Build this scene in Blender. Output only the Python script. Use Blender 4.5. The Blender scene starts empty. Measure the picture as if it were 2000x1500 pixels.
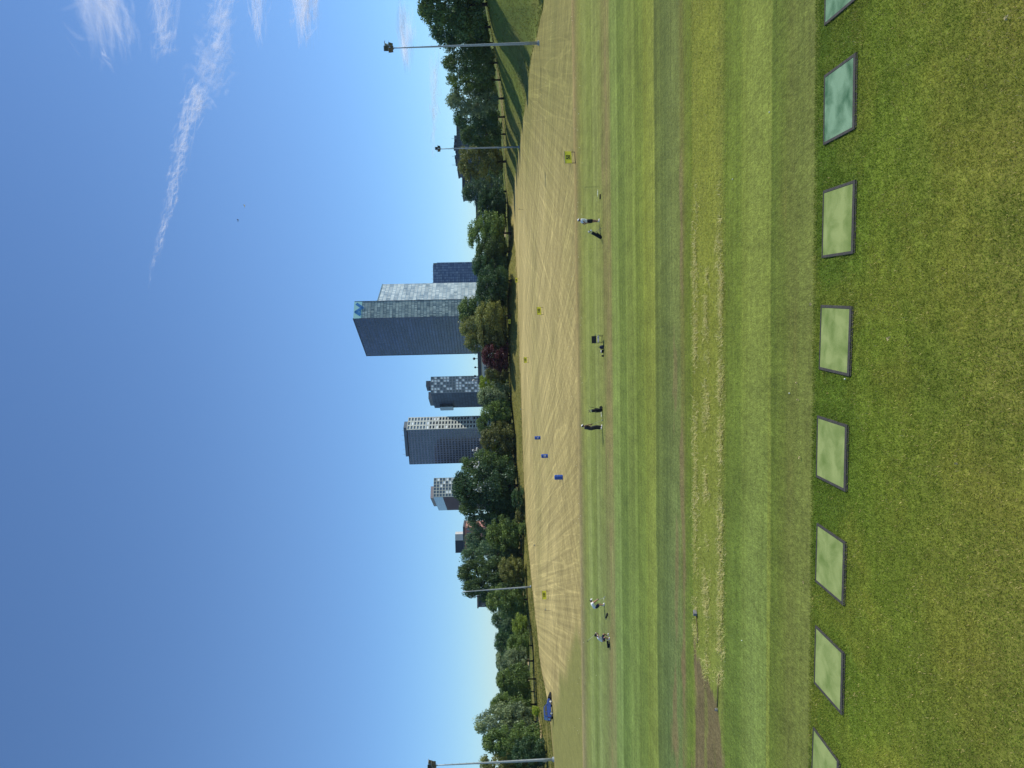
import bpy, bmesh, math, random
import numpy as np
from mathutils import Vector, Matrix

RND = random.Random(7)
NR = np.random.default_rng(11)
SC = bpy.context.scene
COL = SC.collection
rad = math.radians

# ------------------------------------------------------------------ camera model
F, CAMH = 1450.0, 9.0                       # focal length in photo pixels, eye height in metres
ROLL, PITCH = rad(1.38), math.atan(45 / 1450)
FW = Vector((0, math.cos(PITCH), -math.sin(PITCH)))
R0 = Vector((1, 0, 0))
U0 = Vector((0, math.sin(PITCH), math.cos(PITCH)))
CAM = Vector((0, 0, CAMH))


def ray(px, py):
    a, b = 750 - py, 1000 - px
    r = a * math.cos(ROLL) + b * math.sin(ROLL)
    u = -a * math.sin(ROLL) + b * math.cos(ROLL)
    return FW * F + R0 * r + U0 * u


def gd(px, py, z=0.0):
    d = ray(px, py)
    return CAM + d * ((z - CAMH) / d.z)


def at(px, py, y):
    d = ray(px, py)
    return CAM + d * (y / d.y)


def hor(py):
    return 955 + (py - 750) * math.tan(ROLL)


def lin(r, g, b, k=1.0):
    f = lambda c: ((c / 255 + 0.055) / 1.055) ** 2.4 if c > 10 else c / 255 / 12.92
    return (f(r) * k, f(g) * k, f(b) * k, 1.0)


# ------------------------------------------------------------------ terrain
E_Y = [-400, -100, 12, 70, 112, 196, 248, 280, 410, 448, 491, 533, 620, 700, 800, 900, 1000, 1100, 1150, 1240, 1300, 1350, 1400, 1500, 1700, 1900]
E_X = [1110, 1075, 1062, 1049, 1038, 1028, 1020, 1015, 1001, 1003, 1007, 1010, 1013, 1016, 1019, 1022, 1026, 1035, 1040, 1050, 1056, 1066, 1074, 1083, 1096, 1110]
E_D = [13050 / (x - hor(y)) for x, y in zip(E_X, E_Y)]
T_Y = [-400, -100, 0, 100, 190, 250, 370, 460, 530, 600, 690, 760, 830, 900, 950, 1000, 1100, 1170, 1240, 1290, 1340, 1400, 1480, 1600, 1900]
T_X = [925, 935, 950, 968, 985, 988, 990, 995, 993, 991, 995, 996, 1004, 1009, 1013, 1020, 1023, 1031, 1040, 1047, 1048, 1056, 1072, 1082, 1100]
T_OFF = [30, 40, 46, 38, 34, 30, 20, 13, 12, 12, 13, 24, 20, 14, 12, 16, 18, 18, 20, 22, 24, 24, 18, 20, 20]
T_D = [float(np.interp(y, E_Y, E_D)) + o for y, o in zip(T_Y, T_OFF)]
T_Z = [max(0.0, 9 - (x - hor(y)) * d / 1450) for x, y, d in zip(T_X, T_Y, T_D)]


def smooth(t):
    t = np.clip(t, 0, 1)
    return t * t * (3 - 2 * t)


def terrain(x, y):
    x = np.asarray(x, float)
    y = np.asarray(y, float)
    yp = 750 - 1450 * x / np.maximum(y, 20)
    e = np.interp(yp, E_Y, E_D)
    d = np.interp(yp, T_Y, T_D)
    h = np.interp(yp, T_Y, T_Z)
    z = h * smooth((y - e) / (d - e))
    return z * (1 - smooth((y - d - 70) / 150)) * (y > 20)


def tz(x, y):
    return float(terrain(x, y))


def hash2(ix, iy, seed):
    h = (ix.astype(np.int64) * 374761393 + iy.astype(np.int64) * 668265263 + seed * 1442695041) & 0x7fffffff
    h = ((h ^ (h >> 13)) * 1274126177) & 0x7fffffff
    return ((h ^ (h >> 16)) & 0xffff) / 65535.0


def vnoise(x, y, seed=0):
    x = np.asarray(x, float); y = np.asarray(y, float)
    ix, iy = np.floor(x), np.floor(y)
    fx, fy = smooth(x - ix), smooth(y - iy)
    a = hash2(ix, iy, seed); b = hash2(ix + 1, iy, seed)
    c = hash2(ix, iy + 1, seed); d = hash2(ix + 1, iy + 1, seed)
    return (a * (1 - fx) + b * fx) * (1 - fy) + (c * (1 - fx) + d * fx) * fy


def fbm(x, y, seed=0, o=4):
    s = 0; a = 0.5; t = 0
    for k in range(o):
        s = s + a * vnoise(x * 2 ** k, y * 2 ** k, seed + k * 17); t += a; a *= 0.5
    return s / t


# ------------------------------------------------------------------ materials
def mat(name, col, rough=0.7, metal=0.0, noise=0.0, nscale=8.0, bump=0.0, spec=0.5, trans=0.0, coat=0.0):
    m = bpy.data.materials.new(name)
    m.use_nodes = True
    nt = m.node_tree
    b = nt.nodes['Principled BSDF']
    col = tuple(col[:3]) + (1,)
    b.inputs['Base Color'].default_value = col
    b.inputs['Roughness'].default_value = rough
    b.inputs['Metallic'].default_value = metal
    b.inputs['Specular IOR Level'].default_value = spec
    b.inputs['Coat Weight'].default_value = coat
    if noise or bump:
        tc = nt.nodes.new('ShaderNodeTexCoord')
        n = nt.nodes.new('ShaderNodeTexNoise')
        n.inputs['Scale'].default_value = nscale
        n.inputs['Detail'].default_value = 5
        nt.links.new(tc.outputs['Object'], n.inputs['Vector'])
        if noise:
            mx = nt.nodes.new('ShaderNodeMix'); mx.data_type = 'RGBA'
            mx.inputs[6].default_value = tuple(c * (1 - noise) for c in col[:3]) + (1,)
            mx.inputs[7].default_value = tuple(min(1, c * (1 + noise)) for c in col[:3]) + (1,)
            mr = nt.nodes.new('ShaderNodeMapRange')
            mr.inputs[1].default_value = 0.3; mr.inputs[2].default_value = 0.7
            nt.links.new(n.outputs['Fac'], mr.inputs[0])
            nt.links.new(mr.outputs[0], mx.inputs[0])
            nt.links.new(mx.outputs[2], b.inputs['Base Color'])
        if bump:
            bp = nt.nodes.new('ShaderNodeBump')
            bp.inputs['Strength'].default_value = bump
            bp.inputs['Distance'].default_value = 0.02
            nt.links.new(n.outputs['Fac'], bp.inputs['Height'])
            nt.links.new(bp.outputs['Normal'], b.inputs['Normal'])
    return m


def leaf_mat(name, col, k=1.0):
    """leaves: diffuse plus light through the blade, with clump-to-clump colour differences"""
    m = bpy.data.materials.new(name); m.use_nodes = True
    nt = m.node_tree; N = nt.nodes; L = nt.links
    N.remove(N['Principled BSDF'])
    out = N['Material Output']
    geo = N.new('ShaderNodeNewGeometry')
    at_ = N.new('ShaderNodeAttribute'); at_.attribute_name = 'leafvar'
    oi = N.new('ShaderNodeObjectInfo')
    mix = N.new('ShaderNodeMix'); mix.data_type = 'RGBA'
    c = [col[0] * k * 1.75, col[1] * k * 1.72, col[2] * k * 1.6]
    mix.inputs[6].default_value = (c[0] * .62, c[1] * .66, c[2] * .75, 1)
    mix.inputs[7].default_value = (c[0] * 1.45, c[1] * 1.36, c[2] * 1.15, 1)
    L.new(at_.outputs['Fac'], mix.inputs[0])
    hsv = N.new('ShaderNodeHueSaturation')
    mr = N.new('ShaderNodeMapRange'); mr.inputs[3].default_value = .82; mr.inputs[4].default_value = 1.18
    L.new(oi.outputs['Random'], mr.inputs[0]); L.new(mr.outputs[0], hsv.inputs['Value'])
    L.new(mix.outputs[2], hsv.inputs['Color'])
    d = N.new('ShaderNodeBsdfDiffuse'); t = N.new('ShaderNodeBsdfTranslucent')
    gl = N.new('ShaderNodeBsdfGlossy'); gl.inputs['Roughness'].default_value = .45
    gl.inputs['Color'].default_value = (.75, .85, .9, 1)
    L.new(hsv.outputs['Color'], d.inputs['Color']); L.new(hsv.outputs['Color'], t.inputs['Color'])
    ms = N.new('ShaderNodeMixShader'); ms.inputs[0].default_value = .28
    L.new(d.outputs[0], ms.inputs[1]); L.new(t.outputs[0], ms.inputs[2])
    m2 = N.new('ShaderNodeMixShader'); m2.inputs[0].default_value = .03
    L.new(ms.outputs[0], m2.inputs[1]); L.new(gl.outputs[0], m2.inputs[2])
    L.new(m2.outputs[0], out.inputs['Surface'])
    return m


def panel_mat(name, c1, c2, pw, ph, line, run=5, rough=.18, spec=.6, mort=.14, bias=0.0, c3=None, metal=0.0, reflection_swing=.18):
    """curtain wall: rows of panes, runs of blinds drawn or open, thin dark joints (UV in metres)"""
    m = bpy.data.materials.new(name); m.use_nodes = True
    nt = m.node_tree; N = nt.nodes; L = nt.links
    b = N['Principled BSDF']
    uv = N.new('ShaderNodeUVMap')
    def brick(w, h, a, bb, ms, off):
        k = N.new('ShaderNodeTexBrick')
        k.inputs['Scale'].default_value = 1
        k.inputs['Brick Width'].default_value = w
        k.inputs['Row Height'].default_value = h
        k.inputs['Mortar Size'].default_value = ms
        k.inputs['Mortar Smooth'].default_value = .1
        k.inputs['Bias'].default_value = bias
        k.inputs['Color1'].default_value = a
        k.inputs['Color2'].default_value = bb
        k.inputs['Mortar'].default_value = line
        k.offset = off
        k.offset_frequency = 2
        L.new(uv.outputs[0], k.inputs['Vector'])
        return k
    k1 = brick(pw * run, ph, c1, c2, 0.0, .37)
    k2 = brick(pw, ph, c1, c2 if c3 is None else c3, 0.0, 0.0)
    mx = N.new('ShaderNodeMix'); mx.data_type = 'RGBA'
    nz = N.new('ShaderNodeTexNoise'); nz.inputs['Scale'].default_value = .09; nz.inputs['Detail'].default_value = 3
    L.new(uv.outputs[0], nz.inputs['Vector'])
    mr = N.new('ShaderNodeMapRange'); mr.inputs[1].default_value = .42; mr.inputs[2].default_value = .6
    mr.inputs[3].default_value = .25; mr.inputs[4].default_value = .85
    L.new(nz.outputs['Fac'], mr.inputs[0]); L.new(mr.outputs[0], mx.inputs[0])
    L.new(k1.outputs['Color'], mx.inputs[6]); L.new(k2.outputs['Color'], mx.inputs[7])
    k3 = brick(pw, ph, (1, 1, 1, 1), (1, 1, 1, 1), mort, 0.0)
    m2 = N.new('ShaderNodeMix'); m2.data_type = 'RGBA'
    L.new(k3.outputs['Fac'], m2.inputs[0])
    # uneven reflections painted into the glass colour, by groups of floors
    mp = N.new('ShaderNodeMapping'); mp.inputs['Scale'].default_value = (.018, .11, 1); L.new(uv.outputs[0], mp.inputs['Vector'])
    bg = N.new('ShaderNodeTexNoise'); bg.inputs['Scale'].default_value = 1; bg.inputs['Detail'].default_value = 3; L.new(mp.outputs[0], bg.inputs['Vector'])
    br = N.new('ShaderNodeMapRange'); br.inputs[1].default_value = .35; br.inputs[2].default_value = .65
    br.inputs[3].default_value = 1 - reflection_swing; br.inputs[4].default_value = 1 + reflection_swing
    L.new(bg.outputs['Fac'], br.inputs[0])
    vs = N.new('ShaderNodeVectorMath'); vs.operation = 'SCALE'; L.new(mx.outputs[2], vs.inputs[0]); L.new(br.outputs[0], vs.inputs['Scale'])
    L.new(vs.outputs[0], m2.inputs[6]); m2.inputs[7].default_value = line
    L.new(m2.outputs[2], b.inputs['Base Color'])
    b.inputs['Roughness'].default_value = rough
    b.inputs['Specular IOR Level'].default_value = spec
    b.inputs['Metallic'].default_value = metal
    return m


# ------------------------------------------------------------------ mesh helpers
class MB:
    def __init__(self):
        self.v = []; self.f = []; self.uv = []

    def quad(self, pts, uv=None):
        i = len(self.v)
        self.v += [tuple(p) for p in pts]
        self.f.append(tuple(range(i, i + len(pts))))
        self.uv.append(uv or [(0, 0)] * len(pts))

    def box(self, c, s, rot=None):
        c = Vector(c); hx, hy, hz = s[0] / 2, s[1] / 2, s[2] / 2
        P = [Vector((x, y, z)) for x in (-hx, hx) for y in (-hy, hy) for z in (-hz, hz)]
        if rot is not None:
            P = [rot @ p for p in P]
        i = len(self.v)
        self.v += [tuple(p + c) for p in P]
        for q in ((0, 1, 3, 2), (4, 6, 7, 5), (0, 4, 5, 1), (2, 3, 7, 6), (0, 2, 6, 4), (1, 5, 7, 3)):
            self.f.append(tuple(i + k for k in q)); self.uv.append([(0, 0)] * 4)
        return self

    def tube(self, pts, radii, n=8, cap=True):
        pts = [Vector(p) for p in pts]
        if not hasattr(radii, '__len__'):
            radii = [radii] * len(pts)
        i0 = len(self.v)
        for k, p in enumerate(pts):
            d = (pts[min(k + 1, len(pts) - 1)] - pts[max(k - 1, 0)]).normalized()
            a = d.orthogonal().normalized() if abs(d.z) < .95 else Vector((1, 0, 0))
            a = (a - d * a.dot(d)).normalized()
            b = d.cross(a)
            for j in range(n):
                t = 2 * math.pi * j / n
                self.v.append(tuple(p + (a * math.cos(t) + b * math.sin(t)) * radii[k]))
        for k in range(len(pts) - 1):
            for j in range(n):
                a_, b_ = i0 + k * n + j, i0 + k * n + (j + 1) % n
                self.f.append((a_, b_, b_ + n, a_ + n)); self.uv.append([(0, 0)] * 4)
        if cap:
            self.f.append(tuple(i0 + j for j in reversed(range(n)))); self.uv.append([(0, 0)] * n)
            e = i0 + (len(pts) - 1) * n
            self.f.append(tuple(e + j for j in range(n))); self.uv.append([(0, 0)] * n)
        return self

    def ball(self, c, r, sx=1, sy=1, sz=1, n=10, m=6, top=False):
        c = Vector(c); i0 = len(self.v)
        lo = 0 if top else -math.pi / 2
        for k in range(m + 1):
            ph = lo + (math.pi / 2 - lo) * k / m
            for j in range(n):
                t = 2 * math.pi * j / n
                self.v.append((c.x + r * sx * math.cos(ph) * math.cos(t), c.y + r * sy * math.cos(ph) * math.sin(t), c.z + r * sz * math.sin(ph)))
        for k in range(m):
            for j in range(n):
                a, b = i0 + k * n + j, i0 + k * n + (j + 1) % n
                self.f.append((a, b, b + n, a + n)); self.uv.append([(0, 0)] * 4)
        return self

    def prism(self, poly, z0, z1, roof=True, base=False):
        """vertical walls over a plan polygon (counter-clockwise), UV in metres"""
        n = len(poly); u = 0
        for k in range(n):
            a, b = poly[k], poly[(k + 1) % n]
            w = math.hypot(b[0] - a[0], b[1] - a[1])
            self.quad([(a[0], a[1], z0), (b[0], b[1], z0), (b[0], b[1], z1), (a[0], a[1], z1)],
                      [(u, z0), (u + w, z0), (u + w, z1), (u, z1)])
            u += w
        if roof:
            self.quad([(p[0], p[1], z1) for p in poly])
        if base:
            self.quad([(p[0], p[1], z0) for p in reversed(poly)])
        return self

    def extrude(self, prof, vec):
        """a flat outline given a thickness"""
        vec = Vector(vec); n = len(prof); i = len(self.v)
        self.v += [tuple(p) for p in prof] + [tuple(Vector(p) + vec) for p in prof]
        self.f.append(tuple(range(i, i + n))); self.uv.append([(0, 0)] * n)
        self.f.append(tuple(reversed(range(i + n, i + 2 * n)))); self.uv.append([(0, 0)] * n)
        for k in range(n):
            a, b = i + k, i + (k + 1) % n
            self.f.append((b, a, a + n, b + n)); self.uv.append([(0, 0)] * 4)
        return self

    def mesh(self, name, smooth_=False, fix=True):
        me = bpy.data.meshes.new(name)
        me.from_pydata(self.v, [], self.f)
        ul = me.uv_layers.new(name='UVMap')
        k = 0
        for pu in self.uv:
            for c in pu:
                ul.data[k].uv = c; k += 1
        if fix:
            bm = bmesh.new(); bm.from_mesh(me)
            bmesh.ops.recalc_face_normals(bm, faces=bm.faces)
            bm.to_mesh(me); bm.free()
        if smooth_:
            me.shade_smooth()
        me.update()
        return me

    def build(self, name, m, parent=None, smooth_=False, fix=True):
        return link(name, self.mesh(name, smooth_, fix), m, parent)


def link(name, me, m, parent=None):
    o = bpy.data.objects.new(name, me)
    COL.objects.link(o)
    if m is not None:
        if len(me.materials) == 0:
            me.materials.append(m)
    if parent is not None:
        o.parent = parent
    return o


def tag(o, label=None, cat=None, group=None, kind=None):
    if label: o['label'] = label
    if cat: o['category'] = cat
    if group: o['group'] = group
    if kind: o['kind'] = kind
    return o


def thing(name, label, cat, loc=(0, 0, 0), rz=0.0, group=None):
    o = bpy.data.objects.new(name, None)
    COL.objects.link(o)
    o.empty_display_size = .3
    o.location = loc; o.rotation_euler = (0, 0, rz)
    return tag(o, label, cat, group)


def dup(o, parent=None):
    c = o.copy(); COL.objects.link(c)
    if parent is not None: c.parent = parent
    for ch in list(o.children):
        dup(ch, c)
    return c


def np_mesh(name, V, Fc, attrs=None):
    """big meshes from arrays; Fc is (n,3) or (n,4)"""
    me = bpy.data.meshes.new(name)
    nv, nf, k = len(V), len(Fc), Fc.shape[1]
    me.vertices.add(nv); me.vertices.foreach_set('co', np.ascontiguousarray(V, np.float32).ravel())
    me.loops.add(nf * k); me.loops.foreach_set('vertex_index', np.ascontiguousarray(Fc, np.int32).ravel())
    me.polygons.add(nf)
    me.polygons.foreach_set('loop_start', np.arange(0, nf * k, k, dtype=np.int32))
    me.update(calc_edges=True)
    for nm, arr in (attrs or {}).items():
        if arr.ndim == 1:
            a = me.attributes.new(nm, 'FLOAT', 'POINT'); a.data.foreach_set('value', np.ascontiguousarray(arr, np.float32))
        else:
            a = me.attributes.new(nm, 'FLOAT_COLOR', 'POINT'); a.data.foreach_set('color', np.ascontiguousarray(arr, np.float32).ravel())
    return me


# ================================================================== GROUND
ST = 0.077                                   # mowing lines run along y = t - 0.077 x


def tline(px):
    p = gd(px, 750); return p.y + ST * p.x


K = 0.80
def stripe_table():
    # photo x at mid height, colour (sRGB) of the strip that STARTS there (near to far order below)
    rows = [
        (2300, (118, 128, 58)), (1950, (122, 130, 62)), (1780, (112, 130, 52)), (1700, (108, 130, 48)), (1660, (96, 122, 46)), (1594, (84, 112, 40)),
        (1587, (114, 126, 66)), (1560, (110, 124, 62)), (1542, (108, 120, 60)), (1530, (104, 120, 54)), (1507, (98, 118, 50)),
        (1504, (128, 144, 68)), (1470, (130, 146, 72)), (1450, (124, 140, 62)), (1444, (102, 122, 48)), (1418, (104, 124, 48)), (1410, (126, 136, 62)),
        (1390, (136, 146, 62)), (1356, (130, 140, 60)), (1350, (106, 124, 46)), (1339, (112, 126, 54)),
        (1337, (120, 126, 64)), (1332, (122, 128, 68)), (1328, (116, 130, 72)), (1306, (112, 128, 70)), (1303, (98, 114, 60)), (1282, (96, 112, 56)),
        (1280, (146, 158, 72)), (1262, (134, 148, 62)), (1259, (112, 130, 56)), (1245, (112, 130, 56)), (1243, (132, 150, 72)), (1227, (130, 148, 72)),
        (1225, (112, 132, 62)), (1212, (112, 132, 62)), (1210, (136, 156, 82)), (1199, (126, 146, 76)),
        (1196, (138, 138, 84)), (1184, (134, 136, 80)), (1181, (132, 140, 78)), (1174, (124, 136, 70)), (1172, (144, 156, 88)), (1164, (140, 152, 86)),
        (1162, (122, 134, 66)), (1154, (124, 138, 68)), (1152, (146, 158, 88)), (1146, (142, 154, 84)), (1144, (128, 138, 68)), (1137, (132, 138, 74)),
        (1133, (138, 134, 84)), (1130, (148, 138, 92)), (1126, (176, 162, 112)), (1060, (184, 170, 120)), (1010, (186, 172, 122)),
    ]
    t = np.array([tline(r[0]) for r in rows])
    c = np.array([lin(*r[1])[:3] for r in rows])
    o = np.argsort(t)
    return t[o], c[o]


def poly_dist(x, y, pts):
    """distance to a polyline"""
    best = np.full(x.shape, 1e9)
    for (ax, ay), (bx, by) in zip(pts[:-1], pts[1:]):
        dx, dy = bx - ax, by - ay
        k = np.clip(((x - ax) * dx + (y - ay) * dy) / (dx * dx + dy * dy), 0, 1)
        best = np.minimum(best, np.hypot(x - ax - k * dx, y - ay - k * dy))
    return best


def build_ground():
    vv = np.concatenate([np.arange(3000, 1300, -20), np.arange(1300, 700, -4), np.arange(700, 130, -1.25), np.arange(130, 40, -1.0), np.arange(40, 8, -1.0), [7.5, 7]])
    tt = 13050 / vv
    tt = np.concatenate([[-30, -15, -5, 0, 2, 3.5], tt])
    s = np.concatenate([np.linspace(-2.2, -1.2, 12)[:-1], np.linspace(-1.2, -.6, 40)[:-1], np.linspace(-.6, .6, 330), np.linspace(.6, 1.2, 40)[1:], np.linspace(1.2, 2.2, 12)[1:]])
    S, T = np.meshgrid(s, tt)
    W = np.where(T > 10, T, 10 + (10 - T) * .25)
    X = S * W
    Y = T - np.clip(ST * X, -40, 40) * (T < 400) - 0
    Z = terrain(X, Y)
    nr, nc = X.shape
    V = np.stack([X, Y, Z], -1).reshape(-1, 3)
    i = np.arange(nr * nc).reshape(nr, nc)
    Fc = np.stack([i[:-1, :-1], i[:-1, 1:], i[1:, 1:], i[1:, :-1]], -1).reshape(-1, 4)
    x, y = V[:, 0], V[:, 1]
    t = y + ST * x
    yp = 750 - 1450 * x / np.maximum(y, 12)
    xp = 955 + (yp - 750) * math.tan(ROLL) + 13050 / np.maximum(y, 12)      # where it lies in the view at rest, for the zones
    st, sc = stripe_table()
    jit = (fbm(x * .25, t * 1.5, 3, 4) - .5) * .5 * np.clip(t / 40, .2, 1.4) + (fbm(x * .04, t * .05, 4, 2) - .5) * .5 * np.clip(t / 40, .2, 1.4)
    fade = .62 + .38 * smooth((fbm(x * .05, t * .3, 14, 3) - .35) * 3)
    tj = t + jit
    col = np.stack([np.interp(tj, st, sc[:, k]) for k in range(3)], -1)
    soft = np.linspace(-1, 1, 9)
    avg = sum(np.stack([np.interp(t * (1 + .06 * q), st, sc[:, k]) for k in range(3)], -1) for q in soft) / 9
    inner = ((t > tline(1500)) & (t < tline(1135)))[:, None]
    col = np.where(inner, avg + (col - avg) * fade[:, None], col)

    def blend(w, c):
        nonlocal col
        w = np.clip(w, 0, 1)[:, None]
        col = col * (1 - w) + np.array(lin(*c)[:3]) * w
    te = tline(1128)
    mown = (t > tline(1587)) & (t < te)
    # greener/bluer turf towards the left of the practice tee, olive towards the right
    side = smooth((yp - 500) / 900)
    col = np.where((mown & (t > tline(1500)))[:, None], col * (np.array([.90, 1.0, 1.22]) ** (side[:, None] * 1.0)), col)
    # extra fine mower lines
    ln = vnoise(x * .008, t * 3.4, 5) * .5 + vnoise(x * .02, t * 1.5, 6) * .5
    amp = np.where(mown & (t > tline(1340)), .46, 0.08)
    col *= (1 + amp * (ln - .5))[:, None]
    # big soft blotches
    bl = fbm(x * .11, y * .16, 8, 4)
    col *= (1 + .28 * (bl - .5) * (t < te))[:, None]
    # worn earth along two lines and at the rope
    brown = (130, 121, 86)
    n1 = fbm(x * .22, t * 1.1, 21, 4); n2 = fbm(x * .8, t * 3, 22, 3)
    def band(px0, px1, thr, s0):
        a, b = tline(px1), tline(px0); c = (a + b) / 2; w = (b - a) / 2
        d = 1 - np.abs(t - c) / w
        return smooth((d + (n1 - .5) * 3.2 + (n2 - .5) * .8 - thr) * 3)
    blend(band(1178, 1200, .8, 0) * .5, (142, 132, 92))
    blend(band(1325, 1342, .55, 0) * .75 * smooth((yp - 150) / 300), brown)
    blend(band(1310, 1330, 1.05, 0) * .6 * smooth((yp - 300) / 200), brown)
    # bare soil at lower left of the upright view
    pl = [gd(1350, 1232), gd(1362, 1300), gd(1372, 1360), gd(1378, 1420), gd(1380, 1500), gd(1384, 1640)]
    wd = np.interp(yp, [1225, 1260, 1310, 1370, 1430, 1500, 1640], [.05, .5, .95, 1.9, 2.2, 2.4, 2.6])
    ds = poly_dist(x, y, [(p.x, p.y) for p in pl])
    soil = smooth((wd - ds + (n2 - .5) * 1.3 + (n1 - .5) * 1.5) * 2.2) * (yp > 1215)
    green_in = smooth((fbm(x * .35, t * 1.4, 31, 3) - .66) * 9)
    blend(soil * (1 - .45 * green_in), (116, 109, 80))
    blend(.65 * smooth((fbm(x * .3, t * 1.2, 33, 4) - .5) * 6) * (np.abs(xp - 1338) < 26) * smooth((yp - 1250) / 80), (132, 118, 88))
    # thin worn streak on the near mown strip
    wn = np.exp(-((xp - 1545) / 12) ** 2) * smooth((fbm(x * .3, t * 1.6, 41, 3) - .42) * 5) * np.exp(-((yp - 640) / 210) ** 2)
    blend(wn * .55, (140, 112, 76))
    # lawn in front: yellow, mid and dark patches
    lawn = smooth((tline(1587) - t) * 4)
    p1 = smooth((fbm(x * .5, y * .5, 51, 4) - .46) * 5); p2 = smooth((fbm(x * .8 + 9, y * .8, 52, 4) - .5) * 5)
    blend(lawn * p1 * .3, (134, 138, 60)); blend(lawn * p2 * .25, (92, 116, 42))
    # straw field
    e = np.interp(yp, E_Y, E_D)
    straw = smooth((tj - te) / 1.0)
    left = smooth((yp - np.interp(xp, [1060, 1084, 1128], [1420, 1330, 1235]) + (fbm(x * .12, t * .1, 61, 3) - .5) * 130) / 70)
    straw_w = straw * (1 - .82 * left)
    blend(straw * left * .85, (132, 140, 80))
    # right part of the field is greyer and greener
    rg = smooth((560 - yp) / 420)
    sw = fbm(x * .05 + .03 * y, y * .035, 71, 4)
    blend(straw * rg * .9, (140, 137, 84))
    blend(straw * smooth((sw - .52) * 6) * (.22 + .25 * rg) * (1 - left), (134, 134, 82))
    blend(straw * smooth((.44 - sw) * 7) * .4 * (1 - rg) * (1 - left), (204, 188, 136))
    # bank, verge and the land beyond the field
    ny = (fbm(x * .08, y * .1, 81, 4) - .5) * 3
    past = smooth((y - e + ny * .35) / 1.4)
    blend(past, (122, 124, 68))
    blend(past * smooth((420 - yp) / 150), (118, 136, 64))
    blend(past * smooth((fbm(x * .09, y * .05, 83, 4) - .5) * 6) * .6, (128, 126, 74))
    blend(np.exp(-((y - e) / 1.6) ** 2) * .55 * (yp > 500), (176, 158, 118))
    d = np.interp(yp, T_Y, T_D)
    far = smooth((y - d - 6) / 14)
    blend(far * .8, (112, 130, 66))
    blend(far * smooth((fbm(x * .03, y * .02, 85, 3) - .48) * 8) * .8, (150, 140, 96))
    for pts, w in (([(1031, 1246), (1033, 1290), (1031.5, 1332)], 5.0), ([(1049, 1406), (1053, 1425), (1057, 1442)], 3.0),
                   ([(962, 40), (974, 105), (981, 190)], 2.4), ([(984, 420), (986, 440), (988, 465)], 5.0)):
        q = [gd(px, py, tz(*(gd(px, py).xy)) * .9) for px, py in pts]
        blend(smooth((w - poly_dist(x, y, [(p.x, p.y) for p in q])) * 1.5) * .95, (212, 196, 160))
    warm = (1 - straw_w * (1 - past))[:, None]
    col *= K * (np.array([1.07, 1.0, .84]) * warm + np.array([1.03, 1.01, .84]) * (1 - warm))
    rgba = np.concatenate([col, np.ones((len(col), 1))], 1)
    me = np_mesh('ground', V, Fc, {'tint': rgba, 'straw': straw_w * (1 - past), 'lawn': lawn, 'past': past})
    me.shade_smooth()
    return link('ground', me, ground_mat())


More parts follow.
